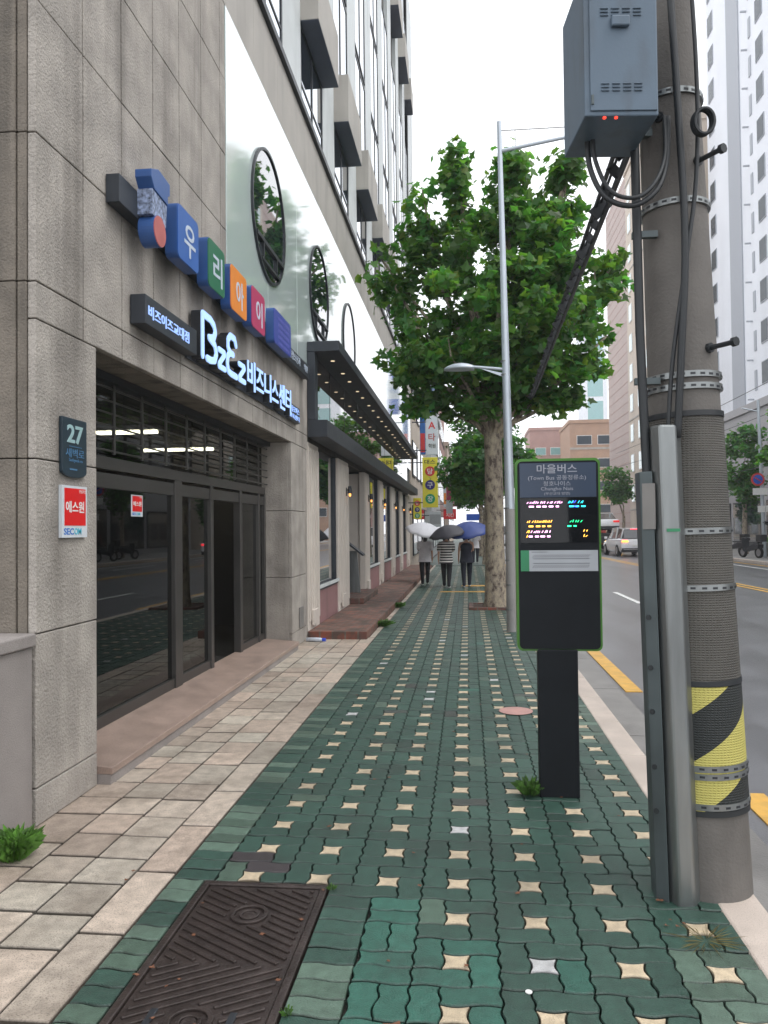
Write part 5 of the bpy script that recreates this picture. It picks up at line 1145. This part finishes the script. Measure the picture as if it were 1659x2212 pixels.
# ------------------------------------------------------------------ left side beyond the office block
for i, (y0, y1, h, x1, wl, lb) in enumerate(((36.2, 50, 12.5, -2.6, 'aptcream', 'cream shop building with stacked signs just beyond the office block'), (50.6, 66, 10, -2.3, 'pale', 'pale grey shop building, second beyond the office block'), (66.6, 88, 14, -2.5, 'brickpink', 'pink brick shop building far down the pavement'), (89, 125, 11, -2.2, 'aptcream', 'farthest cream building at the end of the pavement'))):
    wn = [(y, y + 2.2, z, z + 1.7) for z in np.arange(4.2, h - 1.5, 3) for y in np.arange(y0 + .8, y1 - 2.2, 3.2)] + [(y, y + 2.6, .4, 2.8) for y in np.arange(y0 + .6, y1 - 2.6, 3.2)]
    fbuilding('shop_building', lb, -14, x1, y0, y1, h, wl, wn, 'wglass', face='E', frame='framed')
def psign(label, x0, x1, y, z0, z1, m, parts, group='signs hung out from the left buildings', hang=None):
    t = thing('projecting_sign', label, 'sign', ((x0 + x1) / 2, y, z0), group)
    MB().box(x0, x1, y, y + .18, z0, z1).build('casing', M[m], t, bevel=.01)
    mb = MB()
    for z in (z0 + .2, z1 - .2): mb.bar((x0 - .6, y + .09, z), (x0, y + .09, z), .04, .04)
    mb.build('bracket', M['charcoal'], t)
    for kind, a in parts:
        if kind == 'disc':
            z, r_, mm, ch = a; MB().disc(((x0 + x1) / 2, y, z), r_, (0, -1, 0), .01, 28).build('disc', M[mm], t)
            mb = MB(); text(mb, ch, ((x0 + x1) / 2, y - .01, z - r_ * .5), r_ * 1.3, E_, U_, .004, align='CENTER', fit=r_ * 1.15, bold=.015); mb.build('character', M['offwhite'], t)
        elif kind == 'text': s, z, h, mm, f = a; mb = MB(); text(mb, s, ((x0 + x1) / 2, y - .001, z), h, E_, U_, .006, align='CENTER', fit=f, bold=.015); mb.build('lettering', M[mm], t)
        elif kind == 'panel': za, zb, mm = a; MB().box(x0 + .02, x1 - .02, y - .008, y - .001, za, zb).build('panel', M[mm], t)
psign('yellow billiard hall sign with red, navy and green discs hanging over the pavement', -1.82, -1.2, 32, 2.55, 4.6, 'yellowsign', [('text', ('대스', 4.34, .2, 'signtxt', .45)), ('disc', (4.03, .2, 'dotred', '당')), ('disc', (3.47, .2, 'dotblue', '구')), ('disc', (2.9, .2, 'dotgreen', '장'))])
psign('small yellow sign with three dots low beside the last restaurant column', -2.32, -1.98, 33.6, 1.1 + 1.0, 3.0, 'yellowsign', [('disc', (2.78, .12, 'dotred', '당')), ('disc', (2.5, .11, 'dotblue', '구')), ('disc', (2.24, .11, 'dotgreen', '장'))])
psign('white hanging sign with big red letter above the yellow billiard sign', -1.7, -1.22, 33, 4.8, 6.4, 'whitesign', [('text', ('A', 5.9, .42, 'dotred', .3)), ('text', ('타', 5.42, .34, 'signred', .3)), ('text', ('학원', 5.1, .2, 'signtxt', .3))])
psign('white and blue hanging sign higher up behind the leaves', -1.9, -1.35, 36, 7.0, 8.6, 'whitesign', [('panel', (7.0, 7.7, 'bluesign')), ('text', ('영수', 8.0, .3, 'bluetxt', .4))])
psign('bright blue hanging sign half hidden by the leaves of the large tree', -1.8, -1.25, 38, 9.0, 10.4, 'bluesign', [('text', ('한의원', 9.6, .25, 'offwhite', .45))])
psign('narrow blue and red hanging sign close to the wall', -2.2, -1.95, 37, 5.2, 8.2, 'bluetxt', [('panel', (5.3, 6.2, 'dotred'))])
psign('white hanging sign with orange panel far down the pavement', -1.7, -1.1, 56, 3.2, 5.2, 'whitesign', [('panel', (3.4, 4.2, 'signorange'))])
psign('red hanging sign far down the pavement near head height', -1.9, -.9, 62, 2.4, 3.2, 'redsign', [('text', ('치킨', 2.6, .35, 'offwhite', .6))])
psign('white box sign below the yellow billiard sign', -1.95, -1.35, 40, 1.75, 2.55, 'whitesign', [('panel', (1.9, 2.4, 'mapgrey'))])
psign('pink hanging sign far down the pavement', -1.4, -.7, 70, 3.6, 4.6, 'signpink', [('text', ('미용', 3.8, .4, 'offwhite', .5))])
psign('magenta and white vertical hanging sign far beyond the billiard sign', -1.3, -.9, 48, 2.6, 4.4, 'whitesign', [('panel', (3.4, 4.3, 'signpink'))])
t = thing('banner', 'blue hanging road banner over the far end of the pavement', 'banner', (.0, 60, 2.2)); MB().box(-.1, 1.3, 60, 60.04, 2.25, 2.75).build('cloth', M['bluesign'], t); MB().tube([(1.35, 60, -.1), (1.35, 60, 3.2)], .05, 8).build('post', M['lampsteel'], t)
VN = thing('van', 'white van parked far down the road behind the tree trunk', 'van', (3.0, 66, -.12))
carbody(VN, 4.9, .9, [(-2.45, .4, 1.2, .95), (-2.4, .3, 1.25, 1), (1.4, .3, 1.2, 1), (2.2, .3, 1.0, .96), (2.45, .4, .8, .85)], [(-2.42, 1.2, 1.9, .93, .85), (0, 1.2, 1.95, .93, .86), (1.2, 1.2, 1.9, .92, .82), (1.9, 1.05, 1.1, .9, .85)], M['carwhite'], (-1.5, 1.5), .34); rear(VN, 4.9, .9, 1.0, .7, False, .14, 'tail')
person('person in pale top walking far down the pavement beyond the umbrellas', (.35, 38, 0), 1.6, M['tee'], M['navycloth'], True, .12, 1)
bpy.data.objects.remove(_to); bpy.data.curves.remove(_cu)

hz = MB().box(-125, 125, -65, 305, -1.3, 75)
hm = bpy.data.materials.new('rain_haze'); hm.use_nodes = True; ht = hm.node_tree; ht.nodes.remove(ht.nodes['Principled BSDF'])
pvn = ht.nodes.new('ShaderNodeVolumePrincipled'); pvn.inputs['Color'].default_value = (.93, .95, .98, 1); pvn.inputs['Density'].default_value = .0011
ht.links.new(pvn.outputs[0], ht.nodes['Material Output'].inputs['Volume'])
tag(hz.build('haze', hm), kind='stuff')
